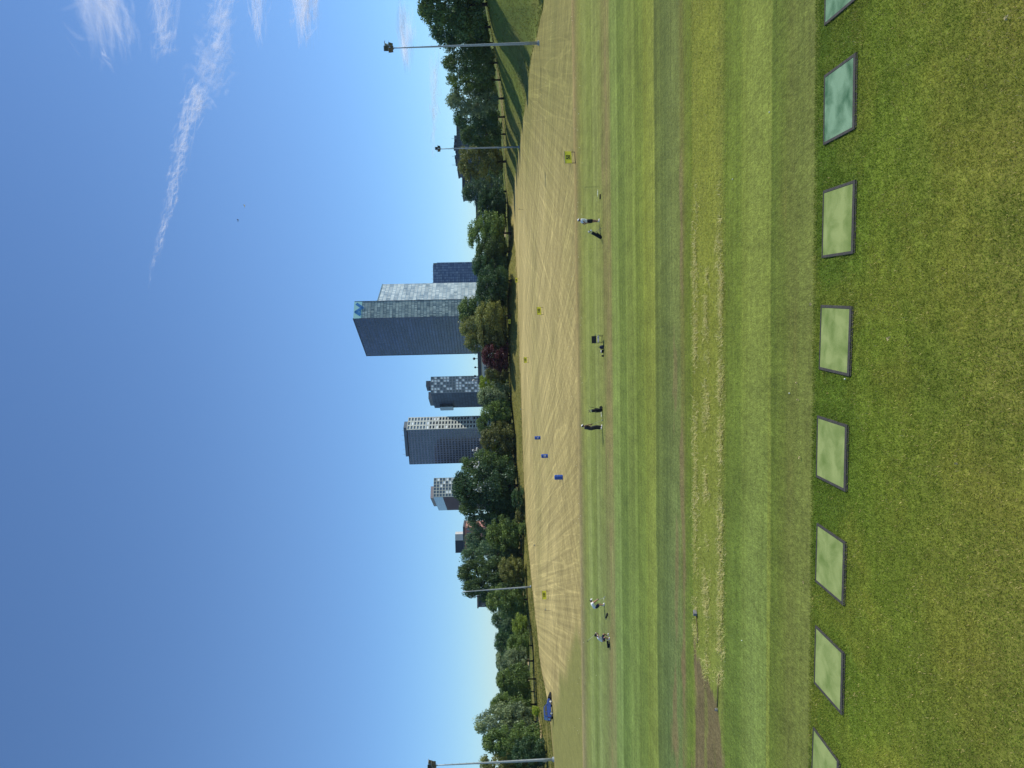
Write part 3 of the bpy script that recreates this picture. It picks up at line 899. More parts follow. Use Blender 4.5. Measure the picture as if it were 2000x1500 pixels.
TREES = [
    # right-hand bank of the upright view (top of the photograph)
    (8, 812, 944, 88, 0, 'b', 'dark', 'tallest dark tree on the bank, cut by the frame edge near the nearest lamp pole'),
    (-62, 822, 945, 90, 3, 'a', 'dark', 'dark tree mostly outside the frame beyond the tallest bank tree'),
    (52, 838, 962, 62, 10, 'e', 'deep', 'dense deep green tree between the tallest bank tree and the lamp pole'),
    (84, 864, 966, 50, 16, 'd', 'dark', 'dark tree standing right behind the nearest lamp pole'),
    (122, 862, 966, 52, 0, 'f', 'dark', 'ragged-topped tree on the bank just past the nearest lamp pole'),
    (156, 868, 968, 48, 6, 'g', 'mid', 'loose mid-green tree on the bank, second past the nearest lamp pole'),
    (192, 870, 972, 58, 2, 'f', 'grey', 'feathery greyish tree on the bank with thin upright shoots on top'),
    (228, 884, 972, 48, 4, 'a', 'deep', 'deep green round tree between the feathery tree and the dark block'),
    (262, 896, 978, 46, 3, 'b', 'dark', 'dark tree in front of the low grey building next to the slim lamp pole'),
    (315, 893, 982, 62, 2, 'e', 'olive', 'olive round tree in front of the grey building just past the slim lamp pole'),
    (374, 902, 972, 54, 6, 'f', 'blue', 'blue-green tree with a spiky top beside the low grey building'),
    (396, 932, 990, 46, 2, 'a', 'deep', 'small dark tree under the spiky blue-green tree'),
    (424, 944, 988, 44, 8, 'b', 'dark', 'low dark tree below the building with window bands'),
    # centre
    (456, 910, 987, 68, -5, 'd', 'mid', 'broad mid-green airy tree between the window-band building and dark blue tower'),
    (492, 926, 991, 50, -2, 'e', 'dark', 'dark tree beside the broad airy one, towards the dark blue tower'),
    (520, 920, 989, 48, 3, 'c', 'deep', 'deep green tree at the foot of the dark blue tower'),
    (548, 930, 993, 50, -5, 'a', 'deep', 'dark rounded tree between dark blue tower and pale glass wing'),
    (578, 926, 991, 56, -2, 'd', 'deep', 'dark green tree in front of the pale glass wing'),
    (606, 892, 988, 60, 22, 'b', 'mid', 'tall domed tree in front of the narrow face of the tallest tower'),
    (636, 894, 985, 58, 20, 'd', 'olive', 'tall olive tree in front of the dark face of the tallest tower'),
    (664, 906, 985, 46, 18, 'a', 'olive', 'olive tree at the shaded far corner of the tallest tower'),
    (616, 926, 988, 54, -4, 'e', 'olive', 'lower olive tree standing in front of the tall domed tree'),
    (654, 930, 990, 56, 1, 'b', 'brown', 'brownish-green tree standing beside the copper beech'),
    (694, 939, 992, 50, 0, 'b', 'purple', 'dark purple copper beech below the low pale building'),
    (728, 946, 992, 30, 2, 'a', 'brown', 'small yellowish-brown tree next to the copper beech'),
    (747, 934, 986, 32, 8, 'e', 'lime', 'bright yellow-green tree in front of the low pale building end'),
    (774, 930, 996, 46, 1, 'b', 'grey', 'greyish tree at the foot of the tower with roof boxes'),
    (804, 936, 998, 40, 0, 'd', 'mid', 'mid-green tree in the gap between the two middle towers'),
    (828, 930, 1000, 44, 5, 'a', 'dark', 'dark tree at the lit edge of the white-framed tower'),
    (856, 936, 1004, 52, 0, 'b', 'brown', 'brownish tree in front of the broad shaded face of the white-framed tower'),
    (887, 944, 1000, 30, 4, 'e', 'lime', 'bright lime tree squeezed between brownish tree and big dark trees'),
    (908, 896, 1004, 48, 3, 'd', 'dark', 'dark tree touching the corner of the white-framed tower'),
    (948, 880, 1006, 74, 2, 'b', 'deep', 'biggest broad dark tree in front of the brick tower'),
    (986, 896, 1010, 50, 3, 'a', 'dark', 'dark tree just past the brick tower, beside the biggest tree'),
    (1018, 906, 1006, 46, 5, 'g', 'blue', 'airy tree with sky showing through, near the reddish house'),
    # left-hand part of the upright view
    (1044, 948, 1014, 54, -4, 'a', 'mid', 'lower mid-green tree in front of the reddish house'),
    (1056, 905, 1000, 44, 14, 'c', 'blue', 'blue-green tree below the reddish house roof'),
    (1084, 896, 1010, 48, 6, 'd', 'blue', 'tall blue-green tree next to the reddish house'),
    (1116, 890, 1010, 52, 6, 'b', 'dark', 'tallest tree beside the headless lamp pole'),
    (1114, 972, 1028, 44, -6, 'e', 'olive', 'small yellowish-olive tree at the foot of the tallest tree by the headless pole'),
    (1146, 900, 1016, 40, 8, 'c', 'dark', 'narrow dark tree directly behind the headless lamp pole'),
    (1172, 948, 1022, 50, 2, 'a', 'mid', 'mid-green tree below the small dark roof box'),
    (1212, 957, 1024, 40, 26, 'd', 'blue', 'distant blue-green tree behind the yellow-green one'),
    (1224, 998, 1030, 38, 2, 'd', 'sun', 'small yellow-green tree with lit crown at the left of the range'),
    (1254, 964, 1020, 44, 24, 'a', 'deep', 'distant deep green tree beside the distant blue-green one'),
    (1262, 988, 1032, 46, 2, 'b', 'mid', 'low round tree over the pale path next to the yellow-green tree'),
    (1292, 966, 1030, 46, 2, 'd', 'grey', 'greyish broad tree in front of the longest piece of pale path'),
    (1328, 966, 1034, 44, 0, 'b', 'mid', 'mid-green tree standing past the end of the longest piece of pale path'),
    (1352, 976, 1030, 36, 10, 'a', 'blue', 'blue-green tree in the dip of the skyline before the blue car'),
    (1378, 954, 1036, 50, 8, 'b', 'mid', 'broad tree behind the blue car'),
    (1412, 922, 1040, 58, 10, 'd', 'grey', 'tall pale grey-green tree, highest in the group beside the blue car'),
    (1448, 938, 1056, 52, 4, 'b', 'mid', 'wide mid-green tree next to the tall pale grey-green one'),
    (1472, 998, 1072, 50, -4, 'a', 'deep', 'dark bushy tree partly hiding the corner lamp pole'),
    (1496, 932, 1040, 54, 12, 'd', 'olive', 'olive tree behind the corner lamp pole'),
    (1540, 940, 1050, 60, 8, 'b', 'mid', 'tree beyond the frame edge past the corner lamp pole'),
]
for r in TREES:
    tree(*r)
tree(-125, 925, 1010, 90, 0, 'b', 'dark', 'tree beyond the frame edge standing close to the field', depth=107)
tree(1390, 1038, 1053, 16, -7, 'e', 'lime', 'young bright yellow-green tree on a thin stem beside the blue car', 'young_tree')
for r in [(972, 998, 1022, 40, -13, 's', 'deep', 'low dark shrub at the field edge below the biggest tree'),
          (1006, 1006, 1024, 36, -12, 's', 'brown', 'brownish low shrub at the field edge beside the dark shrub'),
          (1034, 1012, 1026, 26, -12, 's', 'mid', 'small green shrub at the field edge, last of the three shrubs')]:
    tree(*r, kind='shrub', group='shrubs at the edge of the range', cat='shrub')


def undergrowth():
    """the low mass of leaves that closes the view behind the trunks"""
    Vs, var = [], []
    g = np.random.default_rng(5)
    py = -150
    while py < 1640:
        d0 = float(np.interp(py, T_Y, T_D))
        dd = g.uniform(30, 62) if py > 230 else g.uniform(70, 100)
        d = d0 + dd
        if (1228 < py < 1345 or 395 < py < 470) and g.uniform() < .5:
            py += 6; continue
        x = (750 - py) / 1450 * d
        hgt = g.uniform(5, 9.5) if py > 230 else g.uniform(5, 8)
        V, v = crown_arr(int(g.integers(100, 130)), 'bush', 20, 26, .06)
        sc_ = np.array([g.uniform(8, 13), g.uniform(6, 9), hgt])
        Vs.append(V * sc_ + np.array([x, d, tz(x, d) - .4])); var.append(v * .8)
        if 480 < py < 950 or 1000 < py < 1210:
            d = d0 + g.uniform(5, 16); x = (750 - py) / 1450 * d
            V, v = crown_arr(int(g.integers(130, 150)), 'bush', 16, 30, .06)
            Vs.append(V * np.array([g.uniform(5, 9), g.uniform(4, 6), g.uniform(2, 4)]) + np.array([x, d, tz(x, d) - .3])); var.append(v * .6)
        py += g.uniform(12, 20)
    V = np.concatenate(Vs)
    me = np_mesh('undergrowth', V, np.arange(len(V)).reshape(-1, 4), {'leafvar': np.concatenate(var)})
    return link('undergrowth', me, LEAF['dark'])
tag(undergrowth(), 'dark undergrowth filling the gaps behind the tree trunks', 'undergrowth', kind='stuff')

def far_wood():
    Vs, var = [], []
    g = np.random.default_rng(8)
    for py in np.arange(-160, 1660, 9.0):
        d = g.uniform(330, 400) if py > 1180 else g.uniform(390, 430)
        x = (750 - py) / 1450 * d
        V, v = crown_arr(int(g.integers(150, 175)), 'bush', 16, 24, .07)
        Vs.append(V * np.array([g.uniform(9, 14), 8, g.uniform(7.2, 9.4)]) + np.array([x, d, -.3])); var.append(v)
    V = np.concatenate(Vs)
    return link('far_wood', np_mesh('far_wood', V, np.arange(len(V)).reshape(-1, 4), {'leafvar': np.concatenate(var)}), LEAF['blue'])
tag(far_wood(), 'far-off line of woodland closing the horizon', 'woodland', kind='stuff')

# ================================================================== BUILDINGS
M_CONC = mat('pale_concrete', lin(186, 192, 186), .8, noise=.12, nscale=.3)
M_GREYP = mat('grey_panel', lin(96, 104, 112), .6, noise=.15, nscale=.3)
M_DARKP = mat('dark_panel', lin(48, 56, 66), .5, noise=.2, nscale=.3)
M_GLASS = mat('dark_window_glass', lin(46, 56, 68), .08, spec=.9)
M_GLASSB = mat('blind_and_reflection_window', lin(232, 238, 242), .25, spec=.6)  # drawn blinds, whitened to paint in the office tower's bright window reflections
M_BRICK = mat('dark_red_brick', lin(96, 72, 74), .9, noise=.18, nscale=1.2)
M_WHITE = mat('white_render', lin(205, 203, 198), .8, noise=.06, nscale=.4)
M_ROOF = mat('grey_roof', lin(80, 82, 88), .8, noise=.2, nscale=.5)
M_STEEL = mat('galvanised_steel', lin(160, 168, 170), .5, metal=.15, noise=.12, nscale=3)
M_PINK = mat('pink_brick', lin(184, 130, 118), .85, noise=.15, nscale=.6)
M_TRIM = mat('aluminium_trim', lin(150, 166, 172), .35, metal=.6)


def frame2(a, b):
    """local axes of a wall running from a to b; outward normal to the right"""
    d = (Vector((b[0], b[1], 0)) - Vector((a[0], a[1], 0)))
    w_ = d.length; d = d / w_
    return d, Vector((d.y, -d.x, 0)), w_


def facade(parent, a, b, z0, z1, nr, nc, mwall, sill=.28, pier=.22, deep=.35, bf=.2, seed=0, parts=True, rows=None, count=[0]):
    """pierced wall: piers and bands with recessed windows; each window its own part"""
    r = random.Random(seed); d, n, w_ = frame2(a, b)
    A = Vector((a[0], a[1], 0))
    P = lambda u, z, o=0.0: tuple(A + d * u + n * o + Vector((0, 0, z)))
    cw, rh = w_ / nc, (z1 - z0) / nr
    g = MB(); pw, sh = cw * pier, rh * sill
    def bar(u0, u1, za, zb, o):
        c = Vector(P((u0 + u1) / 2, (za + zb) / 2, o / 2 - .2))
        R_ = Matrix((d, n, Vector((0, 0, 1)))).transposed()
        g.box(c, (u1 - u0, o + .4, zb - za), R_)
    for k in range(nr + 1):
        zc = z0 + k * rh
        bar(0, w_, max(z0, zc - sh / 2), min(z1, zc + sh / 2), deep)
    for j in range(nc + 1):
        uc = j * cw
        for k in range(nr):
            bar(max(0, uc - pw / 2), min(w_, uc + pw / 2), z0 + k * rh + sh / 2, z0 + (k + 1) * rh - sh / 2, deep - .04)
    g.build('facade_grid', mwall, parent)
    rest = MB()
    for k in range(nr):
        for j in range(nc):
            u0, u1 = j * cw + pw / 2, (j + 1) * cw - pw / 2
            za, zb = z0 + k * rh + sh / 2, z0 + (k + 1) * rh - sh / 2
            q = MB(); q.quad([P(u0, za, .03), P(u1, za, .03), P(u1, zb, .03), P(u0, zb, .03)])
            c = Vector(P((u0 + u1) / 2, (za + zb) / 2, .06))
            R_ = Matrix((d, n, Vector((0, 0, 1)))).transposed()
            q.box(c, (.09, .06, zb - za), R_)
            if parts and (rows is None or k >= rows):
                q.build('window', M_GLASSB if r.random() < bf else M_GLASS, parent)
            else:
                rest.v, off = rest.v + q.v, len(rest.v)
                rest.f += [tuple(i + off for i in f) for f in q.f]; rest.uv += q.uv
    if rest.f:
        tag(rest.build('window', M_GLASS, parent), kind='stuff')


def V2(p): return (p.x, p.y)


# --- A: the tallest tower with the lettered corner
D = 900.0
n_, l_, r_ = at(690, 622, D), at(715, 695, D * 1.104), at(693, 589, D * 1.011)
zt = n_.z
N2, L2, R2 = (Vector(V2(p)) for p in (n_, l_, r_))
back = (L2 - N2)
tA = thing('glass_tower', 'tallest glass tower with dark blue long side and blue sign on its pale top corner', 'tower', (N2.x, N2.y, 0), 0, 'towers beyond the trees')
def lo(v): return (v[0] - N2.x, v[1] - N2.y)
PA1 = panel_mat('dark_blue_glazing', lin(16, 28, 62), lin(42, 56, 94), 2.0, 3.75, lin(12, 22, 46), 12, .12, .32, .3, c3=lin(84, 94, 126), reflection_swing=.6)
PA2 = panel_mat('green_grey_glazing', lin(66, 94, 108), lin(206, 222, 216), 1.25, 3.75, lin(70, 90, 96), 4, .3, .4, .18)
PA3 = panel_mat('pale_grey_glazing', lin(112, 128, 140), lin(228, 236, 232), 2.2, 4.6, lin(104, 118, 128), 8, .35, .4, .2)
b = MB()
def wall(bm_, p, q, za, zb, u0=0.0):
    w_ = math.hypot(q[0] - p[0], q[1] - p[1])
    bm_.quad([(p[0], p[1], za), (q[0], q[1], za), (q[0], q[1], zb), (p[0], p[1], zb)], [(u0, za), (u0 + w_, za), (u0 + w_, zb), (u0, zb)])
F2 = R2 + back
band = 9.6
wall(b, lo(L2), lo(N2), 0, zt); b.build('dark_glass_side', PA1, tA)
b = MB(); wall(b, lo(N2), lo(R2), 0, zt - band); wall(b, lo(R2), lo(F2), 0, zt - 1.0); b.build('lit_glass_side', PA2, tA)
b = MB(); wall(b, lo(F2), lo(L2), 0, zt); b.quad([(*lo(N2), zt - 1.2), (*lo(R2), zt - 1.2), (*lo(F2), zt - 1.2), (*lo(L2), zt - 1.2)]); b.build('roof', M_ROOF, tA)
dF, nF, wF = frame2(lo(N2), lo(R2))
Rm = Matrix((dF, nF, Vector((0, 0, 1)))).transposed()
b = MB(); b.box(Vector((*lo((N2 + R2) / 2), zt - band / 2)) + nF * .0, (wF, .5, band), Rm)
b.build('sign_panel', mat('turquoise_panel', lin(172, 222, 218), .4, spec=.4), tA)
dL, nL, wL = frame2(lo(L2), lo(N2))
RmL = Matrix((dL, nL, Vector((0, 0, 1)))).transposed()
b = MB()
b.box(Vector((*lo((N2 + L2) / 2), zt + .2)) + nL * .2, (wL, .9, .9), RmL)
b.box(Vector((*lo(N2), zt / 2 - 3.5)) + nF * .25 + nL * .25, (.5, .5, zt - 7), Rm)
b.box(Vector((*lo(R2), zt / 2)) + nF * .2, (.45, .5, zt - 1), Rm)
b.box(Vector((*lo(L2), zt / 2)) + nL * .2, (.45, .5, zt - .6), RmL)
for k in range(1, int(zt / 3.75)):
    b.box(Vector((*lo((N2 + L2) / 2), k * 3.75)) + nL * .06, (wL - .8, .12, .9), RmL)
    if k * 3.75 < zt - band: b.box(Vector((*lo((N2 + R2) / 2), k * 3.75)) + nF * .06, (wF - .8, .12, .25), Rm)
b.build('mullions', mat('blue_grey_mullion', lin(34, 46, 72), .5), tA)
# sign strokes
def stroke(pts, th):
    bb = MB(); s_ = wF / 410
    for (y0, x0), (y1, x1) in zip(pts[:-1], pts[1:]):
        p = Vector(((525 - y0) * s_, 0, -(x0 - 125) * s_)); q = Vector(((525 - y1) * s_, 0, -(x1 - 125) * s_))
        dd = (q - p).normalized(); nn = Vector((-dd.z, 0, dd.x)) * th * s_ / 2; p2, q2 = p - dd * th * s_ * .3, q + dd * th * s_ * .3
        prof = [Vector((*lo(N2), zt)) + dF * v.x + Vector((0, 0, v.z)) + nF * .27 for v in (p2 + nn, q2 + nn, q2 - nn, p2 - nn)]
        bb.extrude(prof, nF * .35)
    return bb
b = stroke([(442, 262), (372, 168), (272, 305), (182, 185)], 58)
b2 = stroke([(425, 262), (330, 262), (345, 222)], 28)
off = len(b.v); b.v += [tuple(Vector(p) + nF * .02) for p in b2.v]; b.f += [tuple(i + off for i in f) for f in b2.f]; b.uv += b2.uv
b.build('sign_letters', mat('blue_letters', lin(30, 120, 190), .4), tA)
# pale wing
d2 = D * 1.02
s2 = at(737, 588, d2); e2 = at(748, 555, d2 * 1.053); zw = s2.z
S2, E2 = Vector(V2(s2)), Vector(V2(e2)); bk = back.normalized() * 34
b = MB(); wall(b, lo(S2), lo(E2), 0, zw); wall(b, lo(E2), lo(E2 + bk), 0, zw); b.build('pale_glass_wing', PA3, tA)
b = MB(); b.quad([(*lo(S2), zw - .8), (*lo(E2), zw - .8), (*lo(E2 + bk), zw - .8), (*lo(S2 + bk), zw - .8)]); b.build('wing_roof', M_ROOF, tA)
dW, nW, wW = frame2(lo(S2), lo(E2)); RmW = Matrix((dW, nW, Vector((0, 0, 1)))).transposed()
b = MB(); b.box(Vector((*lo((S2 + E2) / 2), zw + .1)) + nW * .2, (wW, .7, .7), RmW)
for k in range(1, int(zw / 4.6)): b.box(Vector((*lo((S2 + E2) / 2), k * 4.6)) + nW * .06, (wW, .12, .4), RmW)
b.build('wing_mullions', M_TRIM, tA)

# --- E: dark blue flat tower
d_ = 1150.0
p0, p1 = at(846, 556, d_), at(846, 513, d_ + 6); zE = p0.z
tE = thing('dark_tower', 'flat dark blue tower with short dash windows, beside the pale glass wing', 'tower', (p0.x, p0.y, 0), 0, 'towers beyond the trees')
q = lambda p: (p[0] - p0.x, p[1] - p0.y)
PE = panel_mat('dash_windows', lin(66, 92, 136), lin(140, 164, 194), 4.2, 3.1, lin(60, 84, 124), 1, .5, .2, .5, c3=lin(104, 130, 168))
bk2 = Vector((.05, 1)).normalized() * 25
a0, a1 = Vector(V2(p0)), Vector(V2(p1)); nt_ = (a1 - a0) * .90
b = MB(); b.prism([q(a0), q(a0 + nt_), q(a0 + nt_ + bk2), q(a0 + bk2)], 0, zE); b.build('wall', PE, tE)
b = MB(); b.prism([q(a0 + nt_), q(a1), q(a1 + bk2), q(a0 + nt_ + bk2)], 0, zE - 6); b.build('set_back_corner', PE, tE)
b = MB(); b.prism([q(a0 + (a1 - a0) * .91 + bk2 * .02), q(a0 + (a1 - a0) * .98 + bk2 * .02), q(a0 + (a1 - a0) * .98 + bk2), q(a0 + (a1 - a0) * .91 + bk2)], zE - 6, zE - .5); b.build('roof_box', M_GREYP, tE)
for k in range(5):
    b = MB(); b.tube([(q(a0 + (a1 - a0) * (.1 + .17 * k))[0], 3, zE), (q(a0 + (a1 - a0) * (.1 + .17 * k))[0], 3, zE + 1.5 + k % 2)], .25, 5); b.build('roof_antenna', M_STEEL, tE)

# --- B: tower with roof boxes
d_ = 780.0
c0 = at(841, 768, d_); rr = at(841.5, 736, d_ * 1.01); ll = at(850, 797, d_ * 1.07); zB = c0.z
tB = thing('office_tower', 'glass office tower with dark boxes on its roof, between the two other tall towers', 'tower', (c0.x, c0.y, 0), 0, 'towers beyond the trees')
q = lambda p: (p[0] - c0.x, p[1] - c0.y)
Cv, Rv, Lv = (Vector(V2(p)) for p in (c0, rr, ll)); bk = (Lv - Cv)
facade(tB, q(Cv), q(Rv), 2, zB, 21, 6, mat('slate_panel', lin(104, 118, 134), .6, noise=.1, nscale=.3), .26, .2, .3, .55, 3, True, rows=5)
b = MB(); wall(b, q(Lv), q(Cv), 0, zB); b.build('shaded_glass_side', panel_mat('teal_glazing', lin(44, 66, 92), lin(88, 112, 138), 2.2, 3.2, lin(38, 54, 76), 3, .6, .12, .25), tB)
b = MB(); wall(b, q(Rv), q(Rv + bk), 0, zB); wall(b, q(Rv + bk), q(Lv), 0, zB); b.quad([(*q(v), zB - .05) for v in (Cv, Rv, Rv + bk, Lv)]); b.build('roof', M_ROOF, tB)
m = Cv + (Rv - Cv) * .55 + bk * .12
b = MB(); b.prism([q(m), q(m + (Rv - Cv) * .33), q(m + (Rv - Cv) * .33 + bk * .3), q(m + bk * .3)], zB - .1, zB + 5.6); b.build('roof_box', M_DARKP, tB)
m = Cv + (Rv - Cv) * .02 + bk * .35
b = MB(); b.prism([q(m), q(m + (Rv - Cv) * .4), q(m + (Rv - Cv) * .4 + bk * .5), q(m + bk * .5)], zB - .1, zB + 4.0); b.build('roof_box', M_GREYP, tB)
m = Lv - (Rv - Cv).normalized() * 3.2
o_ = (Rv - Cv).normalized() * 3.0
b = MB(); b.prism([q(m - bk * .25), q(m - bk * .25 + o_), q(m + o_), q(m)], zB - 21, zB - 6.5, True, True); b.build('projecting_box', panel_mat('dark_green_glass', lin(34, 56, 62), lin(60, 86, 90), 2, 3, lin(40, 52, 56), 2), tB)

# --- C: white-framed tower
d_ = 780.0
c0 = at(794, 840, d_); rr = at(798, 816, d_ * 1.028); ll = at(800, 907, d_ * 1.025); zC = c0.z
tC = thing('office_tower', 'wide office tower with a white-framed lit end and a long shaded face of window rows', 'tower', (c0.x, c0.y, 0), 0, 'towers beyond the trees')
q = lambda p: (p[0] - c0.x, p[1] - c0.y)
Cv, Rv, Lv = (Vector(V2(p)) for p in (c0, rr, ll)); bk = Lv - Cv
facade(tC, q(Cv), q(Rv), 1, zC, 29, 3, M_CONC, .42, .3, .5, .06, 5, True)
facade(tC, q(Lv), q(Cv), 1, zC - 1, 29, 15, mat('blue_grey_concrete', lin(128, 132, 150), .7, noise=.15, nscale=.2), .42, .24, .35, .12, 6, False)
b = MB(); wall(b, q(Rv), q(Rv + bk), 0, zC); wall(b, q(Rv + bk), q(Lv), 0, zC); b.quad([(*q(v), zC - .05) for v in (Cv, Rv, Rv + bk, Lv)]); b.build('roof', M_ROOF, tC)
m = Cv + bk * .02 + (Rv - Cv) * .25
b = MB(); b.prism([q(m + bk * .84), q(m), q(m + (Rv - Cv) * .5), q(m + (Rv - Cv) * .5 + bk * .84)], zC - .1, zC + 3.9); b.build('roof_storey', M_GREYP, tC)
for k in range(6):
    b = MB(); w_ = q(m + bk * (.08 + .14 * k)); b.tube([(w_[0], w_[1] + 1.5, zC + 3.8), (w_[0], w_[1] + 1.5, zC + 6 + (k % 3) * .7)], .14, 5); b.build('roof_antenna', M_STEEL, tC)

# --- F: brick tower
d_ = 750.0
c0 = at(846, 971, d_); rr = at(847, 934, d_ * 1.02); ll = at(857, 997, d_ * 1.10); zF = c0.z
tF = thing('brick_tower', 'brick block with a white window grid, farthest from the tallest tower', 'tower', (c0.x, c0.y, 0), 0, 'towers beyond the trees')
q = lambda p: (p[0] - c0.x, p[1] - c0.y)
Cv, Rv, Lv = (Vector(V2(p)) for p in (c0, rr, ll)); bk = Lv - Cv
facade(tF, q(Cv), q(Rv), 1.5, zF, 22, 6, M_CONC, .2, .14, .4, .2, 9, True, rows=6)
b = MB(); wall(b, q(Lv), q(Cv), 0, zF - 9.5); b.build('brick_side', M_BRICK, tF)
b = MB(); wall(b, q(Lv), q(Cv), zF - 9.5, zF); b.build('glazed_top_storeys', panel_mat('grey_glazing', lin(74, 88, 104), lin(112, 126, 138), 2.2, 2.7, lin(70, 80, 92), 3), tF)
b = MB(); wall(b, q(Rv), q(Rv + bk), 0, zF); wall(b, q(Rv + bk), q(Lv), 0, zF); b.quad([(*q(v), zF - .05) for v in (Cv, Rv, Rv + bk, Lv)]); b.build('roof', M_ROOF, tF)
m = Cv + (Rv - Cv) * .0 + bk * .06
b = MB(); b.prism([q(m), q(m + (Rv - Cv) * .62), q(m + (Rv - Cv) * .62 + bk * .6), q(m + bk * .6)], zF - .1, zF + 3.2); b.build('roof_storey', mat('greyish_pink_panel', lin(150, 138, 138), .7), tF)


def low_block(name, label, y0, y1, xt, depth, mwall, roofh, nwin, wrow, deep=14, z0=0, mroof=M_ROOF, extra=None, mwin=M_GLASS):
    """low building behind the trees: wall, roof, windows"""
    p, r = at(xt, y1, depth), at(xt, y0, depth + 2)
    t = thing(name, label, 'building', (p.x, p.y, 0), 0, 'low buildings behind the trees')
    w_ = r.x - p.x; z1 = p.z
    b = MB(); b.prism([(0, 0), (w_, 2), (w_, 2 + deep), (0, deep)], z0, z1 - roofh); b.build('wall', mwall, t)
    b = MB(); b.prism([(-.3, -.3), (w_ + .3, 1.7), (w_ + .3, 2.3 + deep), (-.3, deep + .3)], z1 - roofh, z1, True, True); b.build('roof', mroof, t)
    for k in range(nwin):
        for (za, zb) in wrow:
            u = w_ * (k + .5) / nwin; ww = w_ / nwin * .55
            b = MB(); b.box((u, 2 * u / w_ - .02, z1 - roofh - (za + zb) / 2), (ww, .12, zb - za)); wi = b.build('window', mwin, t)
            b = MB(); b.box((u, 2 * u / w_ - .06, z1 - roofh - (za + zb) / 2), (.1, .1, zb - za)); b.build('frame', M_WHITE, wi)
    if extra: extra(t, w_, z1)
    return t


def ex_dish(t, w_, z1):
    for k, (u, s_) in enumerate(((.06, 1.0), (.2, .7), (.45, .6), (.7, .8))):
        b = MB(); b.tube([(w_ * u, 2, z1), (w_ * u, 2, z1 + 2 * s_)], .12, 6); b.ball((w_ * u, 1.8, z1 + 2 * s_), .75 * s_, 1, .5, 1); b.build('aerial', M_WHITE if k == 0 else M_DARKP, t, True)
low_block('pale_building', 'low pale building with grey roof beside the foot of the tallest tower', 680, 748, 934, 330, M_WHITE, 1.6, 6, ((1.2, 2.7), (4.8, 6.3)), extra=ex_dish)
def ex_ball(t, w_, z1):
    for k, (u, h) in enumerate(((.62, 2.6), (.7, .8), (.62, .9), (.03, .8), (.1, .2))):
        b = MB(); b.tube([(w_ * u, 1, z1), (w_ * u, 1, z1 + h)], .08, 6); b.ball((w_ * u, .8, z1 + h), .55); b.build('satellite_dish', M_WHITE, t, True)
low_block('grey_building', 'low grey building with white satellite dishes at the foot of the white-framed tower', 862, 908, 936, 340, M_GREYP, .8, 5, ((.8, 2.4), (3.4, 5.0)), extra=ex_ball)
low_block('white_shed', 'plain white gable wall at the corner of the white-framed tower', 905, 915, 909, 380, mat('white_sheet', lin(226, 226, 222), .6, noise=.04, nscale=.4), .3, 1, ((9, 10),), 8)
def ex_plant(t, w_, z1):
    r = random.Random(3)
    for k in range(9):
        u = .2 + .07 * k; b = MB(); s_ = r.uniform(.6, 1.5)
        b.box((w_ * u, 5, z1 + s_ / 2), (r.uniform(1.2, 2.6), 2, s_)); b.build('roof_unit', M_DARKP if k % 2 else M_GREYP, t)
    for k in range(4):
        b = MB(); b.tube([(w_ * (.15 + .2 * k), 4, z1), (w_ * (.15 + .2 * k), 4, z1 + 2.4)], .07, 5); b.build('roof_antenna', M_STEEL, t)
low_block('grey_building', 'dark grey block with ventilation units on its roof behind the slim lamp pole', 246, 330, 893, 330, panel_mat('ribbed_grey', lin(84, 94, 108), lin(104, 114, 126), 1.2, 1.9, lin(62, 70, 84), 9, .5, .3, .2), .7, 9, ((2.6, 3.8), (5.6, 6.8)), extra=ex_plant)
low_block('grey_building', 'lower grey annex next to the block with ventilation units', 330, 378, 903, 345, M_GREYP, .6, 6, ((1.5, 2.8), (4.5, 5.8)))
low_block('dark_building', 'dark flat building with bright window bands between two trees', 392, 442, 930, 380, M_DARKP, 1.6, 12, ((.9, 2.6), (3.6, 5.2)), mwin=M_GLASSB)
def ex_tank(t, w_, z1):
    b = MB(); b.prism([(w_ * .1, 1), (w_ * .55, 1), (w_ * .55, 6), (w_ * .1, 6)], z1, z1 + 3.2); b.build('roof_box', M_DARKP, t)
    b = MB(); b.prism([(w_ * .55, .9), (w_ * .78, .9), (w_ * .78, 5.9), (w_ * .55, 5.9)], z1, z1 + 3.15); b.build('lift_box', M_WHITE, t)
low_block('reddish_house', 'reddish house top with a white and dark roof box above the trees', 1030, 1086, 905, 300, M_PINK, .7, 7, ((1.0, 2.6), (4, 5.6)), extra=ex_tank)
low_block('dark_building', 'small dark roof box peeping over the trees past the headless lamp pole', 1166, 1186, 932, 260, M_DARKP, .5, 3, ((1.2, 2.2),), 8)

# ================================================================== LAMP POLES
M_LAMP = mat('weathered_lamp_housing', lin(158, 158, 148), .55, metal=.3, noise=.25, nscale=6)
M_LENS = mat('lamp_glass', lin(60, 66, 70), .1, spec=.8)
M_BLK = mat('black_plastic', lin(30, 31, 33), .5, noise=.2, nscale=12)


